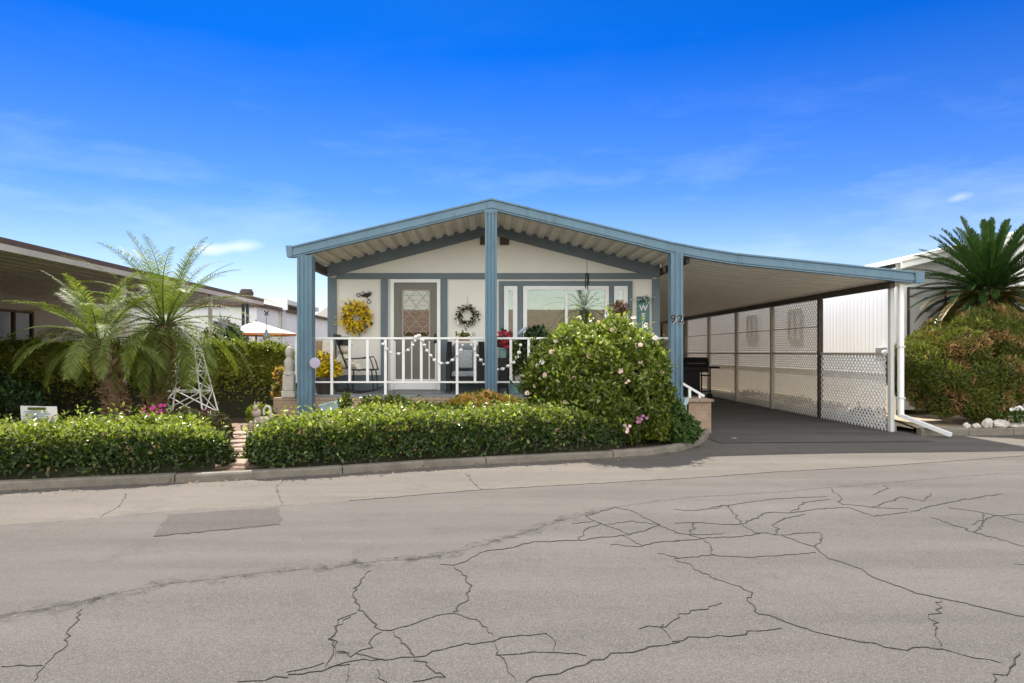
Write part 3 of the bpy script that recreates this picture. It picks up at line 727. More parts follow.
mb = MB(); x = P(566, 0, WY).x; mb.box(x - .025, x + .025, WY - .066, WY - .052, wz0 + .08, wz1 - .08); mb.build('mullion', M['white'], big)
window(P(504, 0, WY).x, P(517.2, 0, WY).x, wz0, wz1, .085, blinds=False, dark=M['slate'])
window(P(613.6, 0, WY).x, P(627, 0, WY).x, wz0, wz1, .085, blinds=False, dark=M['slate'])
mb = MB(); x0, x1 = P(499, 0, WY).x, P(632, 0, WY).x; zt = P(0, 281.2, WY).z
for a, b, c0, c1 in ((x0, P(503.8, 0, WY).x, wz0, wz1 + .004), (P(517.5, 0, WY).x, P(522.8, 0, WY).x, wz0, wz1 + .004), (P(608.6, 0, WY).x, P(613.3, 0, WY).x, wz0, wz1 + .004), (P(627.3, 0, WY).x, x1, wz0, wz1 + .004), (x0, x1, wz1 + .006, zt), (x0, x1, wz0 - .12, wz0 - .004)):
    mb.box(a, b, WY - .045, WY - .006, c0, c1)
mb.build('window_surround', M['slate'], hm)

# ================================================================== PORCH COVER + CARPORT ROOF
FY = 11.8
pc = thing('patio_cover', (AX, FY, 0), 'blue gabled aluminium porch cover sweeping right into the long carport roof, on four posts', 'porch cover')
prof = [(0, 0), (-.035, 0), (-.035, -.028), (-.012, -.040), (-.012, -.075), (-.026, -.085), (-.026, -.165), (-.012, -.175), (-.012, -.198), (.10, -.198), (.10, -.185), (.012, -.185), (.012, 0)]
for xs in ((-3.36, AX), (AX, 3.2, 3.7), (3.704, 4.3, 7.38)):
    mb = MB(); mb.loft([[(x, FY + y, fz(x) + z) for y, z in prof] for x in xs]); mb.build('fascia', M['blue'], pc)
mb = MB(); mb.box(7.384, 7.54, FY - .040, FY + .11, fz(7.46) - .19, fz(7.46) + .005); mb.build('gutter_end', M['blue'], pc)
mb = MB(); mb.prism([(-3.362, FY - .04, 3.255), (-3.47, FY - .04, 3.255), (-3.45, FY - .04, 3.06), (-3.362, FY - .04, 3.06)], (0, .16, 0)); mb.build('gutter_end', M['blue'], pc)
def crimp(u, pitch, h):                                     # trapezoid wave
    t = (u / pitch) % 1.0
    return h * float(np.interp(t, [0, .12, .40, .52, 1], [0, 1, 1, 0, 0]))
for a, b in ((-3.33, AX), (AX, 3.48)):                      # pans running from the street beam back to the wall
    mb = MB(); xs = np.arange(a, b, .0115); top = []; bot = []
    for x in xs:
        z = fz(x) - .192 + crimp(x, .22, .05); top.append(z)
    n = len(xs); vs = [(x, FY + .10, z) for x, z in zip(xs, top)] + [(x, WY - .06, z) for x, z in zip(xs, top)] + [(x, FY + .10, z + .004) for x, z in zip(xs, top)] + [(x, WY - .06, z + .004) for x, z in zip(xs, top)]
    mb.add(vs, [(i, i + 1, n + i + 1, n + i) for i in range(n - 1)] + [(2 * n + i, 3 * n + i, 3 * n + i + 1, 2 * n + i + 1) for i in range(n - 1)])
    mb.build('porch_ceiling', M['soffit'], pc)
mb = MB(); mb.bar((-3.22, FY + .1, 3.02), (-3.22, WY + .2, 3.02), .10, .14); mb.build('side_beam', M['darkwood'], pc)
mb = MB(); mb.bar((3.50, FY + .1, 3.05), (3.50, 29.6, 3.05), .06, .16); mb.build('side_beam', M['darkwood'], pc)
# carport pans run across from the house to the fence line
mb = MB(); ys = np.arange(FY + .10, 29.6, .02); vs = []; nY = len(ys)
def cz(x): return fz(x) - .175
for x in (3.54, 4.3, 7.5):
    for y in ys: vs.append((x, y, cz(x) + crimp(y, .305, .045) - .01))
fs = [(k * nY + i, k * nY + i + 1, (k + 1) * nY + i + 1, (k + 1) * nY + i) for k in range(2) for i in range(nY - 1)]
mb.add(vs, fs); mb.add([(x, y, z + .05) for x, y, z in vs], [tuple(reversed(f)) for f in fs])
mb.build('carport_roof', M['soffit2'], pc)
mb = MB(); mb.bar((7.10, FY + .15, 2.60), (7.10, 29.6, 2.60), .08, .11); mb.build('carport_beam', M['darkwood'], pc)

def post(x, y, w, z0, z1, name='post', d=None, n=3):        # boxed post with shallow flutes on its face
    d = d or w; q = []; k = w / (2 * n + 1)
    q.append((x - w / 2, y - d / 2))
    for i in range(n):
        xa = x - w / 2 + k * (2 * i + 1)
        q += [(xa, y - d / 2), (xa + k * .25, y - d / 2 + .014), (xa + k * .75, y - d / 2 + .014), (xa + k, y - d / 2)]
    q += [(x + w / 2, y - d / 2), (x + w / 2, y + d / 2), (x - w / 2, y + d / 2)]
    mb = MB(); mb.prism([(a, b, z0) for a, b in q], (0, 0, z1 - z0)); return mb.build(name, M['blue'], pc)
PY = FY + .02
post(P(304.6, 0, PY - .1).x, PY, .25, .05, 3.08)
post(P(491, 0, PY - .1).x, PY, .205, .05, 3.86)
pr = post(P(677.2, 0, PY - .1).x, PY, .205, .05, 3.13, n=2)
for px, py in ((488.5, 210), (493.5, 210)):
    pass
mb = MB(); x = P(491, 0, PY - .1).x; mb.box(x - .11, x + .11, PY - .109, PY - .104, 3.80, 3.865)
for dx in (-.06, .06): mb.lathe([(.014, 0), (.014, .008), (.006, .012)], (x + dx, PY - .109, 3.832), 8, 'Y')
mb.build('post_cap', M['blue'], pc)
for s, px in (('9', 673.9), ('2', 681.0)):
    p = P(px, 322.6, PY - .11)
    text_mesh(s, .185, (p.x, PY - .1095, p.z - .006), 'digit_shadow', M['white'], pr, .002)
    text_mesh(s, .185, (p.x - .007, PY - .1145, p.z), 'house_number', M['black'], pr, .002)
mb = MB(); mb.box(7.125, 7.19, 12.05, 12.14, .01, 2.55); mb.build('carport_post', M['nb_shade'], pc)

# downspout of the carport
ds = thing('downspout', (7.27, 12.0, 0), 'white rain downspout with an angled foot at the front end of the lattice fence', 'downspout')
mb = MB(); mb.box(7.22, 7.305, 11.94, 12.02, .28, 2.62, bev=.012); mb.build('pipe', M['white'], ds)
mb = MB(); mb.bar((7.26, 11.98, .31), (7.62, 11.22, .06), .08, .06); mb.build('foot', M['white'], ds)
for z in (.60, 1.5): mb = MB(); mb.box(7.21, 7.315, 11.93, 12.03, z, z + .03); mb.build('strap', M['nb_shade'], ds)

# ================================================================== DECK, SKIRT WALL, RAILING
dk = thing('porch_deck', (0, 12.8, 0), 'grey painted wooden porch deck in front of the door and window', 'porch')
mb = MB()
for k in range(10): mb.box(-3.44, 3.46, 12.09 + k * .131, 12.09 + k * .131 + .126, .622, .66)
mb.build('floor', M['deck'], dk)
mb = MB(); mb.box(-3.44, 3.46, 12.085, 12.11, .50, .619); mb.box(-3.44, 3.46, 12.11, 13.38, .40, .60); mb.build('rim_board', M['darkwood'], dk)
def blockwall(t, x0, x1, y0, y1, z0, z1, ch=.2, cw=.4, cap=.05, ov=.0):
    mo = MB(); mo.box(x0 + .006, x1 - .006, y0 + .006, y1 - .006, z0, z1 - cap - .002); mo.build('mortar', M['mortar'], t)
    mb = MB(); z = z0; r = 0
    while z < z1 - cap - .02:
        h = min(ch, z1 - cap - z); x = x0 - (cw / 2 if r % 2 else 0)
        while x < x1:
            a, b = max(x, x0), min(x + cw, x1)
            if b - a > .03: mb.box(a + .004, b - .004, y0, y1, z + .004, z + h - .004, bev=.005)
            x += cw
        z += h; r += 1
    mb.build('block_courses', M['block'], t)
    mb = MB(); x = x0 - ov
    while x < x1 + ov - .01:
        b = min(x + cw, x1 + ov); mb.box(x + .003, b - .003, y0 - ov, y1 + ov, z1 - cap, z1, bev=.006); x += cw
    mb.build('cap', M['blockcap'], t)
t = thing('block_wall', (-.1, 12.0, 0), 'long low tan block wall along the front of the porch deck', 'block wall')
blockwall(t, -3.74, 3.46, 11.93, 12.075, .03, .62)
t = thing('block_pillar', (3.7, 12.2, 0), 'short tan block pillar with a cap at the driveway corner of the porch', 'block pillar')
blockwall(t, 3.50, 3.90, 11.86, 12.5, -.01, .60, ov=.035, cw=.22)
t = thing('handrail', (3.7, 12.25, .6), 'short white sloping stair handrail on top of the block pillar', 'handrail')
mb = MB(); mb.bar((3.42, 12.2, .90), (3.88, 12.2, .63), .045, .04); mb.build('rail', M['white'], t)
for x in (3.62, 3.80):
    mb = MB(); mb.box(x - .022, x + .022, 12.18, 12.22, .60, .90 - (x - 3.42) * .587 - .02); mb.build('baluster', M['white'], t)
RY = 12.14
rl = thing('porch_railing', (0, RY, .66), 'white metal porch railing with slim balusters along the front of the deck', 'railing')
rz1 = P(0, 337.3, RY).z; rz0 = P(0, 381.2, RY).z
x0, x1 = -3.40, 3.40
mb = MB(); mb.box(x0, x1, RY - .024, RY + .024, rz1 - .038, rz1, bev=.006); mb.build('top_rail', M['white'], rl)
mb = MB(); mb.box(x0, x1, RY - .018, RY + .018, rz0 - .03, rz0); mb.build('bottom_rail', M['white'], rl)
bp = None
pxs = [278.8, 296.3, 314] + [331.8 + 17.9 * i for i in range(21)]
for i, px in enumerate(pxs):
    x = P(px, 0, RY).x; long_ = i in (3, 6, 10, 14, 18, 22) or i == 0
    if x > x1 - .03 or x < x0: continue
    mb = MB(); mb.box(x - .023, x + .023, RY - .017, RY + .017, rz0 if not long_ else .662, rz1 - .04)
    mb.build('rail_post' if long_ else 'baluster', M['white'], rl)
for za, zb in ((rz1 - .038, rz1), (rz0 - .03, rz0)): mb = MB(); mb.box(x0, x0 + .04, RY + .03, 13.35, za, zb); mb.build('side_rail', M['white'], rl)
for k in range(4):
    mb = MB(); y = RY + .28 + k * .3; mb.box(x0 + .003, x0 + .037, y - .017, y + .017, rz0 + .002, rz1 - .04); mb.build('baluster', M['white'], rl)

# ================================================================== LATTICE FENCE OF THE CARPORT
lf = thing('lattice_fence', (7.1, 16, 0), 'long white diagonal lattice fence along the right side of the carport', 'fence')
FX = 7.10
posts_y = [14.55 + 2.43 * i for i in range(5)]
def lattice(y0, y1, z0, z1, name='lattice_panel', pitch=.112, bw=.031):
    mb = MB()
    for sgn, xo in ((1, 0.0), (-1, .0075)):
        c = (z0 - sgn * y0) if sgn > 0 else (z0 + y0)
        lo = min(z0 - sgn * y for y in (y0, y1)); hi = max(z1 - sgn * y for y in (y0, y1))
        k = lo + .03
        while k < hi:
            # z = sgn*y + k clipped to the rectangle
            ya, yb = sorted(((z0 - k) / sgn, (z1 - k) / sgn)); ya, yb = max(ya, y0), min(yb, y1)
            if yb - ya > .02:
                a = Vector((FX + xo, ya, sgn * ya + k)); b = Vector((FX + xo, yb, sgn * yb + k))
                mb.bar(a, b, .006, bw, up=Vector((0, -sgn, 1)))
            k += pitch
    return mb.build(name, M['white'] if y0 < 14 else M['lattice_cream'], lf)
ztop = 2.54
lattice(12.16, posts_y[0] - .04, .02, 1.36)
for i in range(4):
    a, b = posts_y[i] + .04, posts_y[i + 1] - .04
    lattice(a, b, .02, 1.36); lattice(a, b, 1.41, ztop)
for i, y in enumerate(posts_y):
    mb = MB(); mb.box(FX - .045, FX + .045, y - .04, y + .04, .01, 2.54); mb.build('fence_post', M['darkwood'] if i == 0 else M['beige'], lf)
for a, b in zip([12.15] + posts_y[:-1], posts_y):
    mb = MB(); mb.box(FX - .028, FX + .034, a + .042, b - .042, 1.362, 1.408); mb.build('mid_rail', M['beige'], lf)
    if a > 13:
        mb = MB(); mb.box(FX - .022, FX - .004, a + .042, b - .042, 1.945, 1.975); mb.build('upper_rail', M['beige'], lf)
mb = MB(); mb.box(7.16, 7.32, 12.2, 29.5, -.02, .16); tag(mb.build('kerb', M['concrete']), kind='structure')
# plain panels that close the far end of the fence line
t = thing('panel_fence', (7.1, 27, 0), 'plain tan panel fence behind the barbecue at the far end of the carport', 'fence')
mb = MB(); mb.box(7.08, 7.12, 24.35, 29.4, .02, 2.54); mb.build('panel', M['tanwall'], t)
for y in (25.9, 27.6): mb = MB(); mb.box(7.02, 7.075, y - .05, y + .05, .02, 2.54); mb.build('stud', M['brown'], t)
mb = MB(); mb.box(7.03, 7.072, 24.4, 29.4, 1.34, 1.42); mb.build('cross_rail', M['beige'], t)

# ================================================================== NEIGHBOUR ON THE RIGHT
nb = thing('mobile_home', (11.5, 14.4, 0), 'white mobile home with ribbed siding and pale gable behind the round juniper', 'house')
NX, NYf = 8.62, 14.4
mb = MB(); ys = np.arange(NYf, 38, .04); nY = len(ys)
xsid = [NX + (.0035 if (i % 4) == 0 else 0) for i in range(nY)]
z0, z1 = .95, 3.2
mb.add([(x, y, z0) for x, y in zip(xsid, ys)] + [(x, y, z1) for x, y in zip(xsid, ys)], [(i + 1, i, nY + i, nY + i + 1) for i in range(nY - 1)])
xs = np.arange(NX + .001, 15.0, .04); nX = len(xs); yf = [NYf + (.0035 if (i % 4) == 0 else 0) for i in range(nX)]
nz = lambda x: 3.22 + .235 * (3.3 - abs(x - 11.5))
mb.add([(x, y, .3) for x, y in zip(xs, yf)] + [(x, y, nz(x)) for x, y in zip(xs, yf)], [(i, i + 1, nX + i + 1, nX + i) for i in range(nX - 1)])
mb.box(NX + .03, 14.95, NYf + .03, 37.9, .2, 3.1)
mb.build('wall', M['nb_white'], nb)
mb = MB(); mb.box(NX + .012, NX + .028, NYf + .02, 38, .05, .93); mb.build('skirting', M['nb_cream'], nb)
mb = MB(); mb.box(NX - .02, NX + .005, NYf, 38, .932, .965); mb.build('skirt_rail', M['beige'], nb)
for sg in (-1, 1):
    xe = 11.5 + sg * 2.93
    mb = MB(); ap = 4.05; ez = ap - .235 * 2.93
    mb.prism([(11.5, NYf - .28, ap), (xe, NYf - .28, ez), (xe, NYf - .28, ez - .08), (11.5, NYf - .28, ap - .08)], (0, 24, 0)); mb.build('roof', M['nb_white'], nb)
    mb = MB(); mb.prism([(11.5, NYf - .30, ap - .084), (xe, NYf - .30, ez - .084), (xe, NYf - .30, ez - .21), (11.5, NYf - .30, ap - .21)], (0, .04, 0)); mb.build('rake_board', M['nb_white'], nb)
    mb = MB(); mb.prism([(11.5, NYf - .315, ap - .07), (xe, NYf - .315, ez - .07), (xe, NYf - .315, ez - .10), (11.5, NYf - .315, ap - .10)], (0, .012, 0)); mb.build('drip_edge', M['beige'], nb)
def nwin(x0, x1, z0, z1):
    mb = MB()
    for a, b, c0, c1 in ((x0, x0 + .03, z0, z1), (x1 - .03, x1, z0, z1), (x0 + .03, x1 - .03, z1 - .03, z1), (x0 + .03, x1 - .03, z0, z0 + .03)): mb.box(a, b, NYf - .05, NYf + .02, c0, c1)
    wn = mb.build('window', M['darkwood'], nb)
    mb = MB(); mb.box(x0 + .03, x1 - .03, NYf - .02, NYf - .012, z0 + .03, z1 - .03); mb.build('blind', M['nb_shade'], wn)
p = P(908.5, 287, NYf - .05); q = P(947, 287, NYf - .05)
nwin(p.x, q.x, 1.45, p.z); nwin(10.7, 11.35, 1.45, p.z)
for y, (a, b) in ((18.7, (1.75, 2.62)), (21.8, (1.8, 2.62))):
    mb = MB()
    for c in ((y, y + .05, a, b), (y + .75, y + .8, a, b), (y + .05, y + .75, b - .05, b), (y + .05, y + .75, a, a + .05), (y + .38, y + .42, a + .05, b - .05)): mb.box(NX - .04, NX + .01, *c)
    wn = mb.build('window', M['beige'], nb); mb = MB(); mb.box(NX - .012, NX - .004, y + .05, y + .75, a + .05, b - .05); mb.build('pane', M['nb_shade'], wn)
p = P(884, 352, 14.8)
t = thing('meter_box', (NX, 14.9, 1.2), 'small grey electric meter box on the neighbouring white wall above the lattice', 'meter box')
mb = MB(); mb.box(NX - .12, NX - .012, 14.68, 14.95, 1.22, 1.52, bev=.01); mb.build('housing', M['grey'], t)
mb = MB(); mb.lathe([(.07, 0), (.07, .05), (.05, .07)], (NX - .07, 14.68, 1.40), 14, 'Y'); mb.build('dial', M['white'], t)
# dry tufts and debris on the sandy strip
for i, (x, y, r) in enumerate([(7.9, 14.3, .16), (8.0, 15.9, .2), (7.95, 17.4, .15), (8.1, 18.9, .22), (8.0, 20.8, .2)]):
    pts = np.array([[x, y, .09]]) + rng.normal(0, 1, (240, 3)) * np.array([r, r * 1.2, .02]); pts[:, 2] = .09 + np.abs(pts[:, 2] - .09)
    t = thing('weed_tuft', (x, y, .085), ['dry weed tuft behind the front bay of the lattice', 'dry weed tuft behind the second bay of the lattice', 'smaller weed tuft next along behind the lattice', 'wide weed tuft near the third lattice post', 'farthest weed tuft behind the lattice, near the barbecue'][i], 'weeds', 'weeds in the sandy strip')
    leaves('foliage', pts, np.tile([[0, 0, 1.]], (240, 1)), t, M['deadleaf'] if i % 2 else M['bed_leaf'], L=.13, W=.22, up=1.0)

# ================================================================== THINGS ON THE PORCH
DZ = .662
def wreath(name, label, c, R, r, n, mats, Ll, parts):
    t = thing(name, c, label, 'wreath')
    mb = MB(); mb.tube([(c[0] + R * math.cos(a), c[1] + .02, c[2] + R * math.sin(a)) for a in np.linspace(0, 2 * PI, 40)], r * .45, 7); mb.build('ring', M['wicker'], t)
    a = rng.random(n) * 2 * PI; b = rng.random(n) * 2 * PI
    nr = np.stack([np.cos(b) * np.cos(a), -np.abs(np.sin(b)) - .15, np.cos(b) * np.sin(a)], 1); nr = unit(nr)
    rr = r * (.5 + .6 * rng.random(n))
    pts = np.stack([c[0] + R * np.cos(a), np.full(n, c[1]), c[2] + R * np.sin(a)], 1) + nr * rr[:, None]
    pts[:, 1] = np.minimum(pts[:, 1], WY - .02)
    mi = rng.choice(len(mats), n, p=parts)
    leaves('leaves', pts, nr, t, mats, L=Ll, W=.5, mi=mi, up=0, outward=.8)
    return t
c = P(357, 317.5, WY - .10)
t = wreath('flower_wreath', 'large yellow sunflower wreath on the white wall left of the door', c, .205, .095, 1000, [M['yellow'], M['dark_leaf'], M['bark']], .062, [.80, .09, .11])
mb = MB()
for k in range(9):
    a = k * .7 + .2; p = Vector((c[0] + .21 * math.cos(a), c[1] - .10, c[2] + .21 * math.sin(a))); mb.ball(p, .030, 10, sc=(1, .5, 1))
mb.build('flower_centres', M['bark'], t)
mb = MB()
for k in range(26):
    a = 2.0 + random.random() * 2.6; r0 = .30; p = Vector((c[0] + r0 * math.cos(a), c[1] + .04, c[2] + r0 * math.sin(a))); d = Vector((math.cos(a), -.15, math.sin(a))) * (.05 + random.random() * .12)
    mb.tube([p, p + d], .003, 4); mb.ball(p + d, .010, 6)
mb.build('sprigs', M['yellow'], t)
c = P(467.5, 315, WY - .06)
t = wreath('leaf_wreath', 'small dark green wreath with white specks hung right of the door', c, .165, .045, 330, [M['dark_leaf'], M['black'], M['whitefl']], .05, [.45, .30, .25])
mb = MB(); mb.tube([(c[0], c[1], c[2] + .17), (c[0], WY - .02, c[2] + .36)], .005, 5); mb.build('ribbon', M['beige'], t)
mb = MB(); mb.box(c[0] - .21, c[0] - .16, c[1] - .03, c[1] - .02, c[2] - .19, c[2] - .10, bev=.003); mb.build('tag', M['whitefl'], t)

c = P(366.5, 295, WY - .05)
t = thing('wall_ornament', c, 'black metal ant-shaped ornament with curled legs on the wall above the yellow wreath', 'wall ornament')
mb = MB(); mb.ball((c.x, c.y, c.z), .05, 12, sc=(1.3, .5, .8)); mb.ball((c.x + .06, c.y, c.z + .02), .035, 10, sc=(1, .6, 1)); mb.ball((c.x - .07, c.y, c.z - .01), .03, 10, sc=(1.2, .6, .8)); mb.build('body', M['black'], t)
for dx, dz, r in ((-.16, .0, .033), (.05, -.13, .036)):
    mb = MB(); mb.tube([(c.x + dx + r * math.cos(a), c.y, c.z + dz + r * math.sin(a)) for a in np.linspace(0, 2 * PI, 20)], .007, 6)
    mb.tube([(c.x, c.y, c.z), (c.x + dx * .75, c.y, c.z + dz * .75)], .008, 6); mb.build('curl', M['black'], t)
mb = MB()
for a in (.6, 1.1, 2.2, 2.7): mb.tube([(c.x, c.y, c.z), (c.x + .09 * math.cos(a), c.y, c.z + .06 * math.sin(a) + .02), (c.x + .15 * math.cos(a), c.y, c.z + .09 * math.sin(a))], .005, 5)
mb.build('leg', M['black'], t)

# welcome sign
t = thing('welcome_sign', P(643.5, 352, WY - .06), 'tall teal board with WELCOME in pale letters down it, right of the window', 'sign')
sx0, sx1 = P(637.3, 0, WY - .05).x, P(649.6, 0, WY - .05).x; sz1, sz0 = P(0, 296.5, WY - .05).z, P(0, 378, WY - .05).z
mb = MB(); mb.box(sx0, sx1, WY - .05, WY - .006, sz0, sz1, bev=.004); mb.build('board', M['teal'], t)
for i, ch in enumerate('WELCOME'):
    text_mesh(ch, .155, ((sx0 + sx1) / 2, WY - .0515, P(0, 310.6, WY).z - i * .165), 'letter', M['whitefl'], t, .002)
cpt = Vector(((sx0 + sx1) / 2, WY - .07, sz1 - .06))
pts = np.array(cpt) + rng.normal(0, 1, (90, 3)) * np.array([.075, .008, .035])
leaves('flower_spray', pts, np.tile([[0, -1., 0]], (90, 1)), t, [M['teal_pot'], M['whitefl'], M['dark_leaf']], L=.05, mi=rng.choice(3, 90, p=[.5, .3, .2]))
c = P(620.5, 308, WY - .10)
t = thing('floral_swag', c, 'dried floral swag in brown and dusty pink over the narrow right window', 'wall decoration')
pts = np.array(c) + rng.normal(0, 1, (260, 3)) * np.array([.085, .02, .07]) + np.array([0, 0, -.05]); pts[:, 1] = np.minimum(pts[:, 1], WY - .075)
leaves('dried_flowers', pts, unit(pts - np.array(c) + [0, -.1, 0]), t, [M['deadleaf'], M['pink'], M['bed_leaf']], L=.07, mi=rng.choice(3, 260, p=[.5, .2, .3]))
mb = MB(); mb.box(c.x - .06, c.x + .06, WY - .09, WY - .073, c.z - .16, c.z + .16); mb.build('backing', M['wicker'], t)
# wind chime under the ceiling
c = P(587, 268, 12.9)
t = thing('wind_chime', c, 'small black wind chime hanging under the porch ceiling before the window', 'wind chime')
mb = MB(); mb.tube([(c.x, c.y, roofz(c.x, 3.88) - .01), (c.x, c.y, c.z - .10)], .004, 5); mb.build('cord', M['black'], t)
mb = MB(); mb.lathe([(.005, .0), (.045, -.02), (.04, -.03), (.005, -.035)], (c.x, c.y, c.z - .09), 14); mb.build('cap', M['black'], t)
for k in range(5):
    a = k * 2 * PI / 5; mb = MB(); mb.tube([(c.x + .033 * math.cos(a), c.y + .033 * math.sin(a), c.z - .12), (c.x + .033 * math.cos(a), c.y + .033 * math.sin(a), c.z - .30 - .03 * k)], .010, 6); mb.build('tube', M['black'], t)

# rocking chair facing right
ry = 12.75; p0 = P(347, 0, ry).x; p1 = P(379, 0, ry).x
t = thing('rocking_chair', ((p0 + p1) / 2, ry, DZ), 'black metal rocking chair on the left of the porch', 'rocking chair')
sz = DZ + .43
for s in (-.24, .24):
    mb = MB(); mb.tube([(p0 - .12 + (p1 - p0 + .22) * u, ry + s, DZ + .012 + .30 * (u - .42) ** 2) for u in np.linspace(0, 1, 14)], .014, 7); mb.build('rocker', M['black'], t)
    mb = MB(); mb.tube([(p1 - .06, ry + s, DZ + .04), (p1 - .10, ry + s, sz)], .012, 7); mb.build('leg', M['black'], t); mb = MB(); mb.tube([(p0 + .06, ry + s, DZ + .02), (p0 + .08, ry + s, sz)], .012, 7); mb.build('leg', M['black'], t)
    mb = MB(); mb.tube([(p0 + .02, ry + s, sz + .20), (p0 + .28, ry + s, sz + .21), (p1 - .14, ry + s, sz + .24), (p1 - .10, ry + s, sz + .15), (p1 - .06, ry + s, sz)], .012, 7); mb.build('armrest', M['black'], t)
mb = MB()
for k in range(8): x = p0 + .06 + k * .065; mb.box(x, x + .05, ry - .25, ry + .25, sz - .012, sz + .012)
mb.build('seat', M['black'], t)
mb = MB()
for k in range(7): y = ry - .24 + k * .08; mb.bar((p0 + .05, y, sz + .02), (p0 - .18, y, sz + .62), .035, .012, up=(1, 0, 0))
mb.bar((p0 - .18, ry - .27, sz + .63), (p0 - .18, ry + .27, sz + .63), .03, .05); mb.build('backrest', M['black'], t)
# cloth doll with black hat sitting in it
c = P(341.5, 366, ry - .02); dx = c.x + .06; dy = ry - .02; dzz = sz + .015
t = thing('stuffed_doll', (dx, dy, dzz), 'cream cloth doll with a black top hat slumped in the rocking chair', 'doll')
mb = MB(); rings = []
for u, r, ox in ((0, .06, 0), (.03, .13, 0), (.10, .155, .0), (.20, .135, -.01), (.27, .085, -.02), (.30, .055, -.02), (.33, .08, -.015), (.38, .105, -.01), (.44, .10, -.01), (.485, .06, -.01), (.50, .01, -.01)):
    rings.append([(dx + ox + r * 1.1 * math.cos(a), dy + r * .95 * math.sin(a), dzz + u) for a in np.linspace(0, 2 * PI, 17)[:-1]])
mb.loft(rings); mb.tube([(dx + .03, dy - .12, dzz + .23), (dx + .12, dy - .17, dzz + .14), (dx + .19, dy - .14, dzz + .09)], [.045, .04, .035], 8)
mb.tube([(dx + .03, dy + .12, dzz + .23), (dx + .12, dy + .16, dzz + .14), (dx + .19, dy + .12, dzz + .09)], [.045, .04, .035], 8)
mb.tube([(dx + .08, dy - .07, dzz + .06), (dx + .22, dy - .08, dzz + .07), (dx + .30, dy - .08, dzz - .02)], [.06, .05, .045], 8)
mb.tube([(dx + .08, dy + .07, dzz + .06), (dx + .22, dy + .08, dzz + .07), (dx + .30, dy + .08, dzz - .02)], [.06, .05, .045], 8)
mb.build('body', M['creamcloth'], t, smooth=True)
mb = MB(); mb.lathe([(.15, .0), (.152, .012), (.10, .016), (.09, .12), (.10, .15), (.005, .155)], (dx - .005, dy, dzz + .445), 20); mb.build('hat', M['black'], t, smooth=True)
mb = MB(); mb.lathe([(.11, 0), (.115, .02), (.10, .045)], (dx - .01, dy, dzz + .295), 16); mb.build('scarf', M['wicker'], t)

# wicker chair and the yellow flowers in front of it
bx = P(322, 0, 13.0).x
t = thing('wicker_chair', (bx, 13.0, DZ), 'brown wicker chair with cream throw behind the yellow flowers', 'chair')
mb = MB(); mb.lathe([(.24, 0), (.22, .1), (.25, .36), (.27, .40), (.20, .41)], (bx, 13.0, DZ), 18); mb.build('base', M['wicker'], t)
mb = MB(); rings = []
for u in np.linspace(0, 1, 8):
    rings.append([(bx + (.27 - .06 * u) * math.cos(a), 13.02 + (.26 - .04 * u) * math.sin(a) + .05 * u, DZ + .38 + u * .60) for a in np.linspace(.0, PI, 12)] + [(bx + (.245 - .06 * u) * math.cos(a), 13.02 + (.235 - .04 * u) * math.sin(a) + .05 * u, DZ + .38 + u * .60) for a in np.linspace(PI, .0, 12)])
mb.loft(rings); mb.build('backrest', M['wicker'], t)
mb = MB(); mb.prism([(bx - .05, 13.10, DZ + .42), (bx + .17, 13.02, DZ + .42), (bx + .15, 13.10, DZ + 1.0), (bx - .02, 13.16, DZ + 1.02)], (.0, .03, 0)); mb.build('throw', M['creamcloth'], t)
c = P(325, 368, 12.4)
t = thing('flower_pot', (c.x, 12.4, DZ), 'dark pot of bright yellow flowers by the left porch post', 'potted plant')
mb = MB(); mb.lathe([(.14, 0), (.20, .25), (.22, .26), (.22, .30), (.17, .30), (.16, .26), (.005, .25)], (c.x, 12.4, DZ), 20); mb.build('pot', M['darkwood'], t, smooth=True)
lob = [(c.x - .03, 12.38, DZ + .50, .19, .17, .20), (c.x + .13, 12.42, DZ + .44, .15, .14, .13)]
p_, n_ = blob(lob, 900, .25, lumpy=.03); leaves('flowers', p_, n_, t, [M['yellow'], M['lime_leaf']], L=.065, W=.6, mi=rng.choice(2, 900, p=[.82, .18]))
mb = MB(); mb.tube([(c.x, 12.4, DZ + .25), (c.x, 12.4, DZ + .45)], .02, 6); mb.build('stem_mass', M['core'], t)

# lounge chair with grey cushions, facing the street
ay0, ay1 = P(446.5, 0, 12.8).x, P(484.5, 0, 12.8).x; am = (ay0 + ay1) / 2; az = P(0, 341.5, 12.9).z
t = thing('lounge_chair', (am, 12.9, DZ), 'black wicker lounge chair with grey cushions left of the middle porch post', 'chair')
for xa, xb in ((ay0, ay0 + .085), (ay1 - .12, ay1)):
    mb = MB(); mb.prism([(xa, 12.62, DZ), (xa, 12.68, DZ), (xa, 12.74, DZ + .30), (xa, 13.12, DZ + .30), (xa, 13.18, DZ), (xa, 13.24, DZ), (xa, 13.24, az - .02), (xa, 12.98, az), (xa, 12.62, DZ + .62)], (xb - xa, 0, 0)); mb.build('arm_frame', M['black'], t)
mb = MB(); mb.box(ay0 + .09, ay1 - .125, 12.66, 13.2, DZ + .20, DZ + .28); mb.build('seat_frame', M['black'], t)
mb = MB(); mb.box(ay0 + .095, ay1 - .13, 12.64, 13.02, DZ + .285, DZ + .40, bev=.03); mb.build('seat_cushion', M['cushion'], t, smooth=True)
mb = MB(); mb.box(ay0 + .095, ay1 - .13, 13.04, 13.22, DZ + .30, az - .03, bev=.05); mb.build('back_cushion', M['cushion'], t, smooth=True)
mb = MB(); mb.box(ay0 + .16, ay1 - .19, 12.93, 13.035, DZ + .42, DZ + .82, bev=.045); mb.build('throw_pillow', M['cushion2'], t, smooth=True)
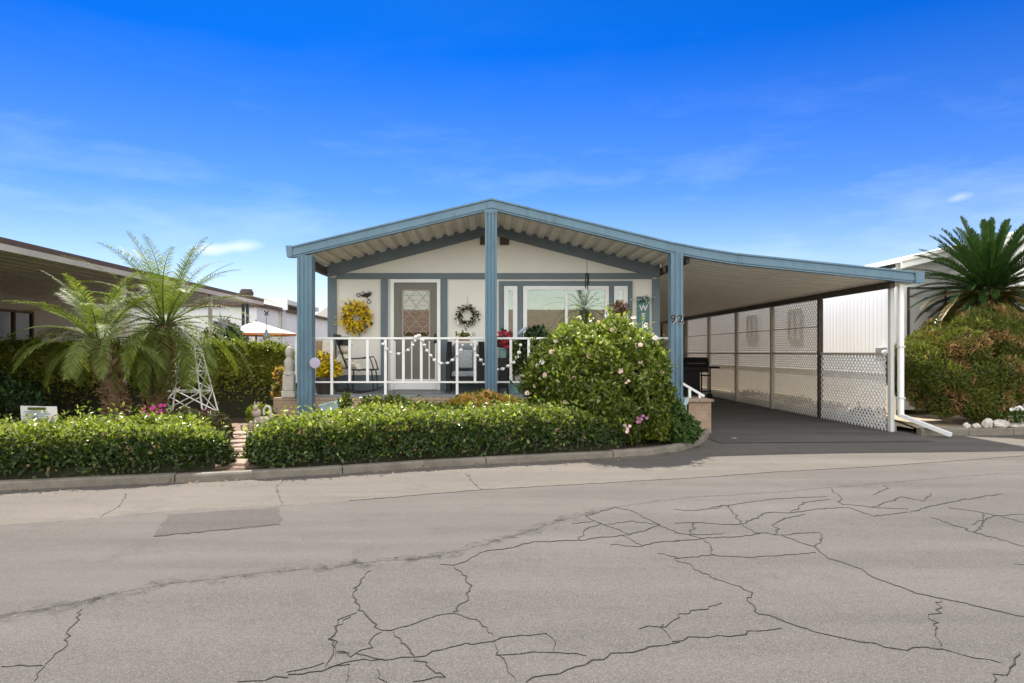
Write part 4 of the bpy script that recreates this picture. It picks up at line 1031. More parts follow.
c = P(464, 340.5, 12.5)
t = thing('rail_planter', (c.x, RY + .05, c.z), 'small terracotta rail planter with bright green sprigs on the railing before the lounge chair', 'planter')
mb = MB(); mb.box(c.x - .15, c.x + .12, RY + .028, RY + .14, rz1 - .06, rz1 + .005, bev=.01); mb.build('trough', M['orange'], t)
pts = np.array([c.x + .02, RY + .08, rz1 + .03]) + rng.normal(0, 1, (140, 3)) * np.array([.07, .03, .02]); leaves('sprigs', pts, np.tile([[0, -.3, 1.]], (140, 1)), t, M['lime_leaf'], L=.05)

# plant stand, red flowers and greenery right of the middle post
c = P(503.5, 355, 12.6)
t = thing('plant_stand', (c.x, 12.6, DZ), 'black box plant stand right of the middle porch post', 'plant stand')
mb = MB(); mb.box(c.x - .10, c.x + .10, 12.5, 12.7, DZ + .10, P(0, 358, 12.6).z, bev=.008)
mb.build('box', M['black'], t)
for ax in (-.08, .08):
    for ayy in (12.52, 12.68): mb = MB(); mb.box(c.x + ax - .015, c.x + ax + .015, ayy - .015, ayy + .015, DZ, DZ + .099); mb.build('leg', M['black'], t)
zt = P(0, 358, 12.6).z
t = thing('flower_pot', (c.x, 12.6, zt), 'pale teal pot of red flowers on the black plant stand', 'potted plant')
mb = MB(); mb.lathe([(.075, .002), (.095, .16), (.105, .165), (.105, .19), (.085, .19), (.005, .17)], (c.x, 12.6, zt), 18); mb.build('pot', M['teal_pot'], t, smooth=True)
p_, n_ = blob([(c.x, 12.6, zt + .28, .14, .12, .09), (c.x + .02, 12.6, zt + .40, .08, .08, .08)], 420, .3, lumpy=.02); leaves('flowers', p_, n_, t, [M['redfl'], M['dark_leaf']], L=.06, W=.7, mi=rng.choice(2, 420, p=[.7, .3]))
mb = MB(); mb.tube([(c.x, 12.6, zt + .16), (c.x, 12.6, zt + .36)], .03, 6); mb.build('stem_mass', M['core'], t)
c = P(514, 355, 12.55)
t = thing('potted_plant', (c.x, 12.55, DZ), 'leafy potted plant with yellow-green tips beside the red flowers', 'potted plant')
mb = MB(); mb.lathe([(.10, 0), (.13, .22), (.14, .23), (.005, .22)], (c.x, 12.55, DZ), 18); mb.build('pot', M['teal_pot'], t, smooth=True)
p_, n_ = blob([(c.x, 12.55, DZ + .55, .10, .10, .28), (c.x + .02, 12.55, DZ + .86, .09, .08, .12)], 520, .3, lumpy=.03); leaves('foliage', p_, n_, t, [M['mid_leaf'], M['lime_leaf']], L=.07, mi=rng.choice(2, 520, p=[.6, .4]))
mb = MB(); mb.tube([(c.x, 12.55, DZ + .2), (c.x, 12.55, DZ + .85)], .015, 6); mb.build('stem_mass', M['core'], t)
c = P(531, 345, 12.75)
t = thing('potted_plant', (c.x, 12.75, DZ), 'dark bushy potted plant under the big window, half behind the flowering bush', 'potted plant')
mb = MB(); mb.lathe([(.14, 0), (.19, .28), (.20, .30), (.005, .29)], (c.x, 12.75, DZ), 18); mb.build('pot', M['darkwood'], t, smooth=True)
p_, n_ = blob([(c.x, 12.75, DZ + .65, .26, .2, .36), (c.x + .12, 12.75, DZ + 1.0, .2, .18, .22)], 1500, .2); leaves('foliage', p_, n_, t, M['dark_leaf'], L=.08)
mb = MB(); mb.tube([(c.x, 12.75, DZ + .25), (c.x + .05, 12.75, DZ + .9)], .02, 6); mb.build('stem_mass', M['core'], t)
c = P(523, 337.5, RY)
t = thing('bird_figurine', (c.x, RY, rz1), 'blue-grey glazed bird figurine perched on the railing right of the middle post', 'figurine')
mb = MB(); rings = []
for u, r in ((0, .012), (.06, .045), (.18, .062), (.30, .05), (.38, .032), (.44, .038), (.50, .030), (.55, .006)):
    rings.append([(c.x - .10 + u * .33 + r * .4 * math.cos(a), RY - .0 + r * math.sin(a), rz1 + .015 + u * .20 - .06 * 0 + .05 + r * math.cos(a)) for a in np.linspace(0, 2 * PI, 13)[:-1]])
mb.loft(rings); mb.build('body', M['birdblue'], t, smooth=True)
for dy in (-.015, .015): mb = MB(); mb.tube([(c.x, RY + dy, rz1), (c.x - .01, RY + dy, rz1 + .07)], .005, 5); mb.build('leg', M['black'], t)

# string of white globe lights looped along the railing
t = thing('string_lights', (-1, RY - .03, rz1), 'string of white globe lights looped along the porch railing', 'string lights')
loops = [[(383, 344), (386.5, 349), (391, 352.5), (398.5, 353.7), (408, 350), (412.5, 345), (415, 340.7)], [(419.5, 335.5), (422.5, 340), (424.5, 345), (427, 350.5), (430.5, 355.5), (434.5, 360), (441, 363.3), (447.5, 363), (452.5, 360), (457, 355), (461, 350), (462.5, 345)], [(471.5, 344.7), (474.5, 350), (477.5, 355.5), (481, 360), (484, 364.5), (490, 368), (497.5, 369.5), (502.5, 369), (508, 366), (513.5, 362.5), (517, 357), (519, 352.5), (520.5, 345)]]
wire = MB(); mbs = []
for L in loops:
    pts = [P(x, y, RY - .045) for x, y in L]; wire.tube(pts, .0035, 5)
    for p in pts[::1]:
        mb = MB(); k = .023 + random.random() * .012; mb.ball(p, k, 10, sc=(1.15, 1, .9)); mb.build('bulb', M['bulb'], t, smooth=True)
wire.build('wire', M['white'], t)
for px, py in ((418, 336), (415.5, 337)):
    mb = MB(); mb.ball(P(px, py, RY - .03), .035, 10); mb.build('bulb', M['bulb'], t, smooth=True)
c = P(315, 363, PY - .14)
mb = MB(); mb.lathe([(.005, .02), (.085, .016), (.095, .008), (.095, -.004), (.005, -.006)], (c.x, PY - .15, c.z), 24, 'Y')  # small lilac disc in front of the left post's edge
mb.bar((c.x - .07, PY - .14, c.z), (c.x - .02, PY - .135, c.z), .02, .004)
tag(mb.build('round_disc', M['lilac']), 'round lilac disc at the edge of the left porch post', 'roundel')

# barbecue in the carport
gx, gy = 6.25, 20.6
t = thing('barbecue_grill', (gx, gy, .01), 'black barbecue grill with a rounded lid parked in the carport', 'barbecue')
mb = MB(); mb.prism([(gx - .42, gy - .28 + y, 1.0 + z) for y, z in [(0, 0), (-.01, .08), (.05, .18), (.16, .25), (.34, .26), (.46, .18), (.52, .06), (.52, 0)]], (.78, 0, 0)); ld = mb.build('lid', M['black'], t)
mb = MB(); mb.tube([(gx - .3, gy - .33, 1.08), (gx + .22, gy - .33, 1.08)], .014, 8); mb.build('handle', M['grey'], ld)
mb = MB(); mb.box(gx - .42, gx + .36, gy - .28, gy + .24, .82, .995, bev=.02); mb.build('firebox', M['black'], t)
mb = MB(); mb.box(gx - .40, gx + .10, gy - .25, gy + .2, .15, .815); mb.build('cabinet', M['black'], t)
for xa, xb in ((gx + .37, gx + .70), (gx - .75, gx - .43)): mb = MB(); mb.box(xa, xb, gy - .25, gy + .2, .93, .99, bev=.015); mb.build('side_shelf', M['black'], t)
for x in (gx + .16, gx + .42):
    mb = MB(); mb.bar((x, gy - .2, .10), (x, gy - .2, .93), .03, .03); mb.build('leg', M['black'], t)
mb = MB(); mb.box(gx + .14, gx + .44, gy - .22, gy + .18, .70, .73); mb.box(gx + .14, gx + .44, gy - .22, gy + .18, .22, .25); mb.build('rack', M['black'], t)
for x in (gx - .36, gx + .4): mb = MB(); mb.lathe([(.09, -.02), (.095, 0), (.09, .02)], (x, gy - .2, .105), 16, 'Y'); mb.build('wheel', M['black'], t)

# ================================================================== HEDGES AND SHRUBS OF THE FRONT BED
kx = [p[0] for p in KE]; ky = [p[1] for p in KE]
fx0 = G(-2, 485)[0] - 3.0; fx1 = (223 - CX) / F * 8.05
t = thing('clipped_hedge', ((fx0 + fx1) / 2, 8, .06), 'low clipped green hedge along the kerb, left of the garden path', 'hedge')
hedge(t, kx, [y + .17 for y in ky], fx0, fx1, 1.45, .06, .50, 62000, M['hedge_leaf'], L=.05, lumpy=.08, shear=(0, -.42), new=M['sunlit_leaf'])
gx0 = (254 - CX) / F * 8.25; gx1 = G(640, 452, .08)[0]
t = thing('clipped_hedge', ((gx0 + gx1) / 2, 9, .06), 'low clipped green hedge in front of the porch, right of the garden path', 'hedge')
hedge(t, kx, [y + .17 for y in ky], gx0, gx1, 1.70, .06, .54, 72000, M['hedge_leaf'], L=.05, lumpy=.08, new=M['sunlit_leaf'], hv=([0, .07, .2, .6, 1], [.70, .86, .97, 1.02, 1.0]), shear=(-.25, 0))
# taller shoots behind it
t = thing('garden_shrub', (-1.5, 10.5, .06), 'loose young shrub with pale green shoots rising behind the front hedge', 'shrub')
for i, (px, py) in enumerate([(372, 395), (345, 388), (398, 402), (413, 404), (386, 404), (360, 405)]):
    pass
lob = [(P(372, 0, 10.4).x, 10.4, .50, .22, .25, .24), (P(395, 0, 10.4).x, 10.45, .46, .30, .25, .20), (P(347, 0, 10.6).x, 10.5, .52, .10, .10, .30), (P(425, 0, 10.4).x, 10.4, .44, .3, .25, .18)]
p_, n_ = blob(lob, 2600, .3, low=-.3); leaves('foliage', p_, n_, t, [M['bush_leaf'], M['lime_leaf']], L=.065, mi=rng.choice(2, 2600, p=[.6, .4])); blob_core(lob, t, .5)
cx_ = P(484, 0, 10.2).x
t = thing('garden_shrub', (cx_, 10.2, .06), 'rounded shrub with orange and yellow tipped leaves below the middle post', 'shrub')
lob = [(cx_ - .1, 10.25, .44, .52, .42, .36), (cx_ + .35, 10.2, .42, .40, .36, .27), (cx_ - .5, 10.2, .40, .36, .3, .26)]
p_, n_ = blob(lob, 7500, .12, low=-.3); mi = np.where((lump(p_[:, 0], p_[:, 1], p_[:, 2], 1.3, 2) > -.25) & (np.abs(p_[:, 0] - cx_) < .5) & (p_[:, 2] > .52), 0, rng.choice(2, 7500, p=[.15, .85])); leaves('foliage', p_, n_, t, [M['tip_leaf'], M['lime_leaf']], L=.055, mi=mi); blob_core(lob, t, .8)

bx, by = P(600, 0, 10.35).x, 10.35
t = thing('flowering_bush', (bx, by, .06), 'big rounded flowering bush with pink blossoms in front of the porch window', 'bush')
lob = [(bx - .05, by, 1.0, 1.02, .80, .80), (bx + .36, by + .05, 1.08, .60, .6, .58), (bx - .45, by - .05, 1.08, .58, .6, .58), (bx + .02, by, 1.44, .52, .5, .38), (bx + .58, by, .82, .46, .55, .55),
       (bx - .62, by - .05, .80, .40, .5, .52), (bx + .05, by - .25, .60, .92, .62, .54), (bx + .22, by + .05, 1.50, .28, .3, .26), (bx - .22, by - .1, 1.40, .30, .3, .30), (bx - .62, by - .1, 1.22, .24, .26, .26)]
for k in range(34):                                         # leafy clumps over the outline
    d = unit(rng.normal(0, 1, 3)); d[1] = -abs(d[1]) if rng.random() < .7 else d[1]
    r = rng.uniform(.17, .30); lob.append((bx - .02 + d[0] * .84, by + d[1] * .72, .98 + d[2] * .80, r, r, r * .9))
lob = [q for q in lob if q[2] > .25 and q[0] + q[3] < bx + 1.12 and q[0] - q[3] > bx - 1.17]
p_, n_ = blob(lob, 48000, .13, low=-.85, lumpy=.12)
k = rng.choice(len(p_), 420); sp = [(p_[k] + n_[k] * u * rng.uniform(.3, 1.2, (420, 1)) + np.array([0, 0, u * .35]) + rng.normal(0, .012, (420, 3))) for u in np.linspace(.02, .20, 9)]
p_ = np.concatenate([p_] + sp); n_ = np.concatenate([n_] + [n_[k]] * 9); ok = p_[:, 2] > .1; p_, n_ = p_[ok], n_[ok]
leaves('foliage', p_, n_, t, [M['bush_leaf'], M['sunlit_leaf']], L=.062, W=.46, mi=(rng.random(len(p_)) < np.clip((p_[:, 2] - .45) * .55 + n_[:, 2] * .25, .08, .8)).astype(int))  # brighter leaves higher up, sunlight put into their colour
blob_core(lob, t, .66)
mb = MB()
for k in range(9):                                          # loose shoots
    a = random.random() * 6.28; mb.tube([(bx + .3 * math.cos(a), by + .3 * math.sin(a), .06), (bx + .5 * math.cos(a), by + .4 * math.sin(a), .8), (bx + .62 * math.cos(a), by + .5 * math.sin(a), 1.3)], [.03, .02, .008], 6)
mb.build('branch', M['bark'], t)
spots = [(568, 338), (567, 360), (545, 375), (534, 386), (560, 390), (528, 381), (527, 393), (612, 330), (645, 325), (620, 371), (628, 381), (626, 383), (580, 318), (598, 322), (640, 345), (551, 352), (542, 362), (588, 356), (574, 378), (662, 372), (537, 366), (604, 343), (565, 402), (584, 340), (655, 338), (633, 318), (556, 341), (640, 362), (578, 412), (531, 372)]
lo = np.array(lob)
for i, (px, py) in enumerate(spots):
    d = np.array(P(px, py, 1.0)) - np.array([0, 0, H]); tb = None
    for y in np.linspace(9.2, 11, 120):                      # walk along the sight line to the bush's own surface
        q = np.array([d[0] * y, y, H + d[2] * y])
        if ((((q - lo[:, :3]) / (lo[:, 3:] * 1.03)) ** 2).sum(1) < 1).any(): tb = q; break
    if tb is None: tb = np.array([d[0] * 10, 10.0, H + d[2] * 10])
    nr = Vector((random.gauss(0, .4), -1, random.gauss(.4, .4))); mb = flower(Vector(tb) - Vector((0, .03, 0)), .026 + random.random() * .020, nr, 5)
    mb.ball(Vector(tb) - Vector((0, .035, 0)), .010, 6, mi=1); mb.build('flower', [M['pink'] if i % 4 else M['whitefl'], M['yellow']], t)

def shrub(label, px, Y, z, r, n, mat, L=.05, mi=None, lobes=None, name='garden_shrub', lump_=.08):
    x = P(px, 0, Y).x
    t = thing(name, (x, Y, .06), label, 'shrub')
    lob = lobes(x, Y) if lobes else [(x, Y, z, r[0], r[1], r[2])]
    p_, n_ = blob(lob, n, .14, low=-.7, lumpy=lump_); ok = p_[:, 2] > .07; p_, n_ = p_[ok], n_[ok]
    leaves('foliage', p_, n_, t, mat, L=L, mi=None if mi is None else rng.choice(len(mat), len(p_), p=mi)); blob_core(lob, t, .72); return t
shrub('feathery yellow-green shrub at the foot of the flowering bush', 651, 10.05, .36, (.26, .28, .30), 3600, M['lime_leaf'], L=.05)
shrub('bright green leafy shrub at the right end of the front bed beside the block pillar', 667, 10.35, .38, None, 5200, M['mid_leaf'], L=.065, lobes=lambda x, Y: [(x, Y, .34, .30, .36, .36), (x + .10, Y + .25, .50, .24, .24, .24), (x - .25, Y + .3, .52, .28, .25, .26), (x + .15, Y - .1, .24, .26, .3, .24)])
c = P(637, 409, 9.72)
t = thing('garden_light', (c.x, 9.85, .06), 'black garden lamp with a white bird, at the foot of the flowering bush', 'garden lamp')
mb = MB(); mb.lathe([(.012, 0), (.012, .38), (.10, .40), (.16, .44), (.15, .47), (.06, .50), (.005, .505)], (c.x, 9.78, .06), 16); mb.build('lamp', M['black'], t)
mb = MB(); mb.ball((c.x - .02, 9.70, .62), .05, 12, sc=(1.3, .8, .9)); mb.ball((c.x - .085, 9.70, .68), .025, 10); mb.bar((c.x + .04, 9.7, .63), (c.x + .11, 9.7, .66), .03, .012); mb.build('bird', M['whitefl'], t)
for px, py, lab in ((640.5, 419, 'mauve blossom low in the bed beside the yellow-green shrub'), (627, 428, 'pink and orange blossom lowest in the bed below the flowering bush')):
    p = P(px, py, 9.45); t = thing('bloom', (p.x, 9.5, .06), lab, 'flower')
    mb = MB(); mb.tube([(p.x, 9.6, .06), (p.x, p.y, p.z)], .006, 5); mb.build('stem', M['core'], t)
    mb = MB()
    for k in range(7): flower((p.x + random.gauss(0, .03), p.y + random.gauss(0, .02), p.z + random.gauss(0, .025)), .026, (random.gauss(0, .3), -1, .5), 5, mb=mb)
    mb.build('petals', M['mauve'] if px > 635 else M['pink'], t)
# pale blue panel leaning in the bed, white tile by the right post
t0 = P(319.5, 405, 11.2); t1 = P(343.5, 398.5, 11.2)
mb = MB(); mb.prism([(t0.x, 11.2, t0.z), (t1.x, 11.2, t1.z), (t1.x + .03, 11.3, t1.z - .50), (t0.x + .06, 11.3, t0.z - .46)], (0, .03, 0))
mb.prism([(t0.x - .012, 11.19, t0.z + .004), (t1.x + .012, 11.19, t1.z + .004), (t1.x + .012, 11.19, t1.z - .02), (t0.x - .012, 11.19, t0.z - .022)], (0, .05, 0))
tag(mb.build('leaning_board', M['paleblue']), 'tilted pale blue panel standing behind the front hedge near the left post', 'panel')
p = P(686, 402, 11.72); mb = MB(); mb.prism([(p.x - .06, 11.7, p.z - .10), (p.x + .03, 11.7, p.z - .03), (p.x + .06, 11.7, p.z + .09), (p.x - .02, 11.7, p.z + .06)], (0, .025, 0)); mb.bar((p.x, 11.72, .05), (p.x, 11.72, p.z), .02, .02)
tag(mb.build('garden_marker', M['paleblue']), 'small pale blue marker plate beside the right porch post', 'marker')

# flag with an iron hook, far left
c = P(39, 414, 9.4)
t = thing('garden_flag', (c.x, 9.4, .06), 'small white garden flag with a yellow band on a curled iron stand, far left', 'garden flag')
x0, x1 = P(20, 0, 9.4).x, P(56, 0, 9.4).x; z1 = P(0, 405.8, 9.4).z; z0 = P(0, 432, 9.4).z
mb = MB(); nx = 9; vs = []
for k in range(nx):
    u = k / (nx - 1); yy = 9.4 + .018 * math.sin(u * 7); vs += [(x0 + (x1 - x0) * u, yy, z1 - .01 * u), (x0 + (x1 - x0) * u + .01, yy + .02, z0 + .02 * u)]
mb.add(vs, [(2 * k, 2 * k + 1, 2 * k + 3, 2 * k + 2) for k in range(nx - 1)]); mb.add([(a, b + .006, c_) for a, b, c_ in vs], [(2 * k, 2 * k + 2, 2 * k + 3, 2 * k + 1) for k in range(nx - 1)])
mb.build('cloth', M['canvas'], t)
mb = MB(); xa = x0 + (x1 - x0) * .24; xb = x0 + (x1 - x0) * .74; mb.box(xa, xb, 9.372, 9.378, z1 - .055, z1 - .02); mb.build('band', M['lime_leaf'], t)
mb = MB()
for k, (a, b) in enumerate(((.12, .8), (.2, .86), (.1, .7), (.25, .82))): mb.box(x0 + (x1 - x0) * a, x0 + (x1 - x0) * b, 9.372, 9.376, z1 - .085 - k * .03, z1 - .073 - k * .03)
mb.build('print', M['birdblue'], t)
mb = MB(); hx = P(6, 0, 9.4).x
mb.tube([(hx, 9.4, .06), (hx, 9.4, z1 - .04), (hx + .01, 9.4, z1 + .005), (x0, 9.4, z1 + .012), (x1 + .03, 9.4, z1 + .008)], .006, 6)
mb.tube([(hx + .035 + .035 * math.cos(a), 9.4, z1 - .035 + .035 * math.sin(a)) for a in np.linspace(2.2, 7.2, 16)], .005, 6); mb.build('stand', M['black'], t)

# flowers and bronze foliage behind the left hedge
def bloomplant(label, px, py, Y, mat, n=9, r=.05, sp=.10):
    p = P(px, py, Y); t = thing('flowering_plant', (p.x, Y, .06), label, 'flowers')
    mb = MB(); hd = []
    for k in range(n):
        q = (p.x + random.gauss(0, sp), Y + random.gauss(0, .05), p.z + random.gauss(0, sp * .35)); hd.append(q)
        mb.tube([(p.x + random.gauss(0, .03), Y, .06), q], .005, 4)
    mb.build('stem_mass', M['core'], t)
    for q in hd: f_ = flower(q, r * (.8 + .4 * random.random()), (random.gauss(0, .4), -1, .7), 6); f_.build('flower', mat, t)
    pts = np.array([p.x, Y, p.z - .16]) + rng.normal(0, 1, (260, 3)) * np.array([.14, .10, .07]); leaves('foliage', pts, np.tile([[0, -.4, 1.]], (260, 1)), t, M['mid_leaf'], L=.06)
bloomplant('magenta flowers behind the left hedge at the foot of the palms', 155, 411, 9.8, M['magenta'], 12, .036, .10)
bloomplant('smaller pink-red flowers beside the white trellis tower', 205, 412, 10.1, M['magenta'], 6, .034, .05)
bloomplant('white flowers low between the left hedge and the trellis tower', 183, 417, 9.7, M['whitefl'], 5, .03, .07)
bloomplant('white flowers at the far right of the rocks', 1019, 408, 11.95, M['whitefl'], 9, .045, .07)
shrub('low bronze leafy clump between the left hedge and the trellis tower', 196, 9.9, .26, None, 2600, M['bed_leaf'], L=.07, lobes=lambda x, Y: [(x - .15, Y, .34, .3, .25, .22), (x + .22, Y - .05, .30, .26, .22, .20)])
shrub('salmon-leaved shrub on the planter left of the porch', 283, 12.6, .62, None, 1500, [M['tip_leaf'], M['mid_leaf']], L=.07, mi=[.55, .45], lobes=lambda x, Y: [(x, Y, .74, .17, .2, .24), (x - .03, Y - .05, .92, .12, .12, .2)])
shrub('small green shrub behind the cast stone ornament', 262, 11.9, .26, (.22, .22, .2), 900, M['lime_leaf'], L=.06)

# cast stone ornament at the path
ox, oy = P(262, 0, 10.5).x, 10.5
t = thing('stone_ornament', (ox, oy, .06), 'pale cast stone garden ornament with a ring handle beside the path', 'garden ornament')
mb = MB(); z = .06; mb.box(ox - .13, ox + .13, oy - .12, oy + .12, z, z + .05, bev=.01); mb.box(ox - .11, ox + .12, oy - .10, oy + .10, z + .052, z + .36, bev=.025); mb.build('block', M['stone'], t)
mb = MB(); mb.ball((ox - .08, oy - .02, z + .42), .07, 14); mb.ball((ox - .085, oy - .05, z + .50), .045, 12); mb.tube([(ox - .10, oy - .03, z + .53), (ox - .11, oy - .02, z + .60)], [.016, .008], 7); mb.tube([(ox - .06, oy - .03, z + .53), (ox - .055, oy - .02, z + .60)], [.016, .008], 7); mb.build('figure', M['stone'], t, smooth=True)
mb = MB(); mb.tube([(ox + .08 + .055 * math.cos(a), oy, z + .44 + .085 * math.sin(a)) for a in np.linspace(-.6, PI + .6, 18)], .017, 8); mb.build('ring_handle', M['palestone'], t, smooth=True)
mb = MB(); mb.ball((ox + .155, oy - .03, z + .37), .05, 12); mb.ball((ox - .15, oy - .06, z + .24), .05, 12, sc=(.8, 1, 1.4)); mb.build('knob', M['stone'], t, smooth=True)
# pale tiered statue on the block wall's left end
sx, sy = P(289.5, 0, 12.02).x, 12.0
t = thing('garden_statue', (sx, sy, .62), 'pale tiered stone statue on the left end of the block wall', 'statue')
mb = MB(); mb.box(sx - .12, sx + .12, sy - .09, sy + .07, .622, .74, bev=.012); mb.box(sx - .10, sx + .10, sy - .08, sy + .06, .742, 1.02, bev=.012); mb.build('pedestal', M['palestone'], t)
mb = MB(); mb.lathe([(.10, 1.022), (.095, 1.06), (.075, 1.08), (.085, 1.18), (.09, 1.26), (.06, 1.30), (.05, 1.33), (.07, 1.37), (.075, 1.42), (.055, 1.48), (.02, 1.52), (.004, 1.525)], (sx, sy, 0), 18); mb.build('figure', M['palestone'], t, smooth=True)

# white garden trellis tower
tx, ty = P(187, 0, 11.4).x, 11.4; zb = P(0, 408, 11.4).z - .12; hb = .40; zt = P(0, 335, 11.4).z; ht = .13
t = thing('garden_trellis', (tx, ty, .06), 'white metal trellis tower with crossed bracing, half hidden by drooping palm fronds', 'trellis')
def corner(k, u): s = hb + (ht - hb) * u; a = ((-1, -1), (1, -1), (1, 1), (-1, 1))[k]; return Vector((tx + a[0] * s, ty + a[1] * s * .8, zb + (zt - zb) * u))
for k in range(4):
    mb = MB(); mb.tube([corner(k, -.08), corner(k, 1)], .014, 6); mb.build('leg', M['white'], t)
mb = MB()
for u in (.02, .30, .55, .78, .99):
    for k in range(4): mb.tube([corner(k, u), corner((k + 1) % 4, u)], .010 if u > .1 else .016, 6)
mb.build('hoop', M['white'], t)
mb = MB()
for u0, u1 in ((.02, .30), (.30, .55), (.55, .78), (.78, .99)):
    for k in range(4): mb.tube([corner(k, u0), corner((k + 1) % 4, u1)], .009, 5); mb.tube([corner((k + 1) % 4, u0), corner(k, u1)], .009, 5)
mb.build('brace', M['white'], t)
# tall clipped hedge at the back
t = thing('tall_hedge', (-7.5, 14.5, .06), 'tall clipped hedge with a flat top behind the palms', 'hedge')
hedge(t, [-14, -3.5], [14.0, 14.0], -13.2, P(302, 0, 14.2).x, 1.0, .06, 1.50, 90000, M['back_leaf'], L=.062, lumpy=.09, e=.25, new=M['lime_leaf'], ck=.78)
t = thing('garden_bush', (P(12, 0, 12.6).x, 12.6, .06), 'dark broad-leaved bush at the far left before the tall hedge', 'bush')
bx_ = P(8, 0, 12.6).x; lob = [(bx_ - .3, 12.6, .48, .5, .5, .48), (bx_ + .15, 12.7, .38, .35, .4, .36), (bx_ - .9, 12.6, .6, .7, .5, .6)]
p_, n_ = blob(lob, 7000, .12, low=-.6); leaves('foliage', p_, n_, t, [M['dark_leaf'], M['mid_leaf']], L=.09, mi=rng.choice(2, 7000, p=[.5, .5])); blob_core(lob, t, .8)

# ================================================================== PALMS
def palm(label, base, crown, lean, nf, Lf, seed, tr=.17, elev=(-.75, 1.35)):
    t = thing('feather_palm', base, label, 'palm tree', 'palms by the tall hedge')
    b, c = Vector(base), Vector(crown); mid = (b + c) / 2 + Vector(lean)
    pts = [(b * (1 - u) ** 2 + mid * 2 * u * (1 - u) + c * u * u) for u in np.linspace(0, 1, 12)]
    mb = MB(); mb.tube(pts, [tr * (.78 + .3 * math.sin(u * 2.4)) for u in np.linspace(0, 1, 12)], 14); mb.build('trunk', M['bark'], t)
    m = 1500; u = rng.random(m); a = rng.random(m) * 2 * PI
    pp = np.array([[p.x, p.y, p.z] for p in pts]); ui = u * 11
    q = np.stack([np.interp(ui, np.arange(12), pp[:, k]) for k in range(3)], 1); nr = np.stack([np.cos(a), np.sin(a), np.zeros(m)], 1)
    leaves('leaf_bases', q + nr * (tr * .9), nr + np.array([0, 0, .5]), t, M['deadleaf'], L=.11, W=.28, up=.9, outward=.6)
    V, Fq, Ft = [], [], []
    R = np.random.default_rng(seed)
    for k in range(nf):
        az = k * 2.399963 + R.normal(0, .15); u = (k + .5) / nf
        el = elev[1] + (elev[0] - elev[1]) * u ** 1.0 + R.normal(0, .10)
        ln = Lf * (.80 + .25 * math.sin(PI * min(1, u + .15)) + R.normal(0, .05))
        frond(V, Fq, Ft, c + Vector((math.cos(az) * .06, math.sin(az) * .06, .05)), az, el, ln, .85 + .75 * u + R.normal(0, .12), 50, .21, .0115, tw=R.normal(0, .25), vee=.35, sag=.32, start=.10, rach=.011)
    fronds_obj('crown', V, Fq, Ft, M['palm_leaf'], t)
    return t
b1 = P(122, 420, 10.4); c1 = P(98, 343, 9.9)
palm('left of two short feather palms, its shaggy trunk leaning left', (b1.x, 10.4, .06), (c1.x, 9.9, c1.z), (.10, 0, .0), 38, 1.22, 3, tr=.13, elev=(-.3, 1.35))
b2 = P(152, 420, 10.9); c2 = P(165, 326, 10.7)
palm('right of two short feather palms, the taller one, beside the white trellis tower', (b2.x, 10.9, .06), (c2.x, 10.7, c2.z), (-.06, 0, .0), 68, 1.58, 8, tr=.14, elev=(-.95, 1.5))

# sago palm and round juniper on the right
cx_, cy_ = P(988, 0, 13.4).x, 13.4
t = thing('sago_palm', (cx_, cy_, .085), 'dark green sago palm with stiff fronds rising behind the round juniper', 'palm tree')
mb = MB(); mb.tube([(cx_, cy_, .08), (cx_ + .03, cy_, 1.3), (cx_, cy_, 2.55)], [.24, .22, .24], 16); mb.build('trunk', M['bark'], t)
m = 2200; u = rng.random(m); a = rng.random(m) * 2 * PI; nr = np.stack([np.cos(a), np.sin(a), np.zeros(m)], 1)
leaves('leaf_bases', np.stack([cx_ + np.cos(a) * .23, cy_ + np.sin(a) * .23, .1 + 2.5 * u], 1), nr + [0, 0, .4], t, M['deadleaf'], L=.12, W=.4, up=.8, outward=.7)
V, Fq, Ft = [], [], []; Vd, Fqd, Ftd = [], [], []
R = np.random.default_rng(5); nf = 150
for k in range(nf):
    az = k * 2.399963; u = (k + .5) / nf; el = 1.45 - 1.95 * u + R.normal(0, .07); dry = u > .66 and R.random() < .62
    A_ = (Vd, Fqd, Ftd) if dry else (V, Fq, Ft)
    frond(*A_, (cx_ + .10 * math.cos(az), cy_ + .10 * math.sin(az), 2.74 - .22 * u), az, el, 1.42 * (.92 + R.normal(0, .05)), .30 + .9 * u, 84, .135, .018, tw=R.normal(0, .1), vee=.55, sag=.10, start=.10, prof=lambda t: np.minimum(1, np.minimum(t * 6, (1.02 - t) * 5 + .25)), forward=.75, rach=.016)
fronds_obj('crown', V, Fq, Ft, M['cycad_leaf'], t); fronds_obj('dry_fronds', Vd, Fqd, Ftd, M['cycad_dry'], t)

jx, jy = P(966, 0, 12.95).x, 13.0
t = thing('juniper_bush', (jx, jy, .085), 'large rounded juniper with rusty brown patches beside the driveway', 'bush')
lob = [(jx, jy, 1.15, 1.16, .90, .98), (jx - .55, jy - .1, 1.0, .68, .72, .72), (jx + .55, jy - .1, 1.25, .70, .7, .72), (jx - .1, jy - .25, 1.52, .72, .6, .58), (jx + .15, jy - .45, .75, .75, .5, .60), (jx - .6, jy - .2, .55, .55, .6, .48), (jx + .75, jy - .15, .65, .5, .6, .55), (jx - .3, jy - .5, 1.15, .4, .32, .42), (jx + .5, jy - .52, 1.42, .36, .3, .36)]
lob = [(jx, jy, 1.10, .98, .76, .90)]
RJ = np.random.default_rng(21)
for k in range(46):
    d = unit(RJ.normal(0, 1, 3)); d[1] = -abs(d[1]) if RJ.random() < .75 else d[1]
    if d[2] < -.75: d[2] *= -1
    r = RJ.uniform(.24, .42); lob.append((jx + d[0] * .98, jy + d[1] * .74, 1.12 + d[2] * .90, r, r, r * .85))
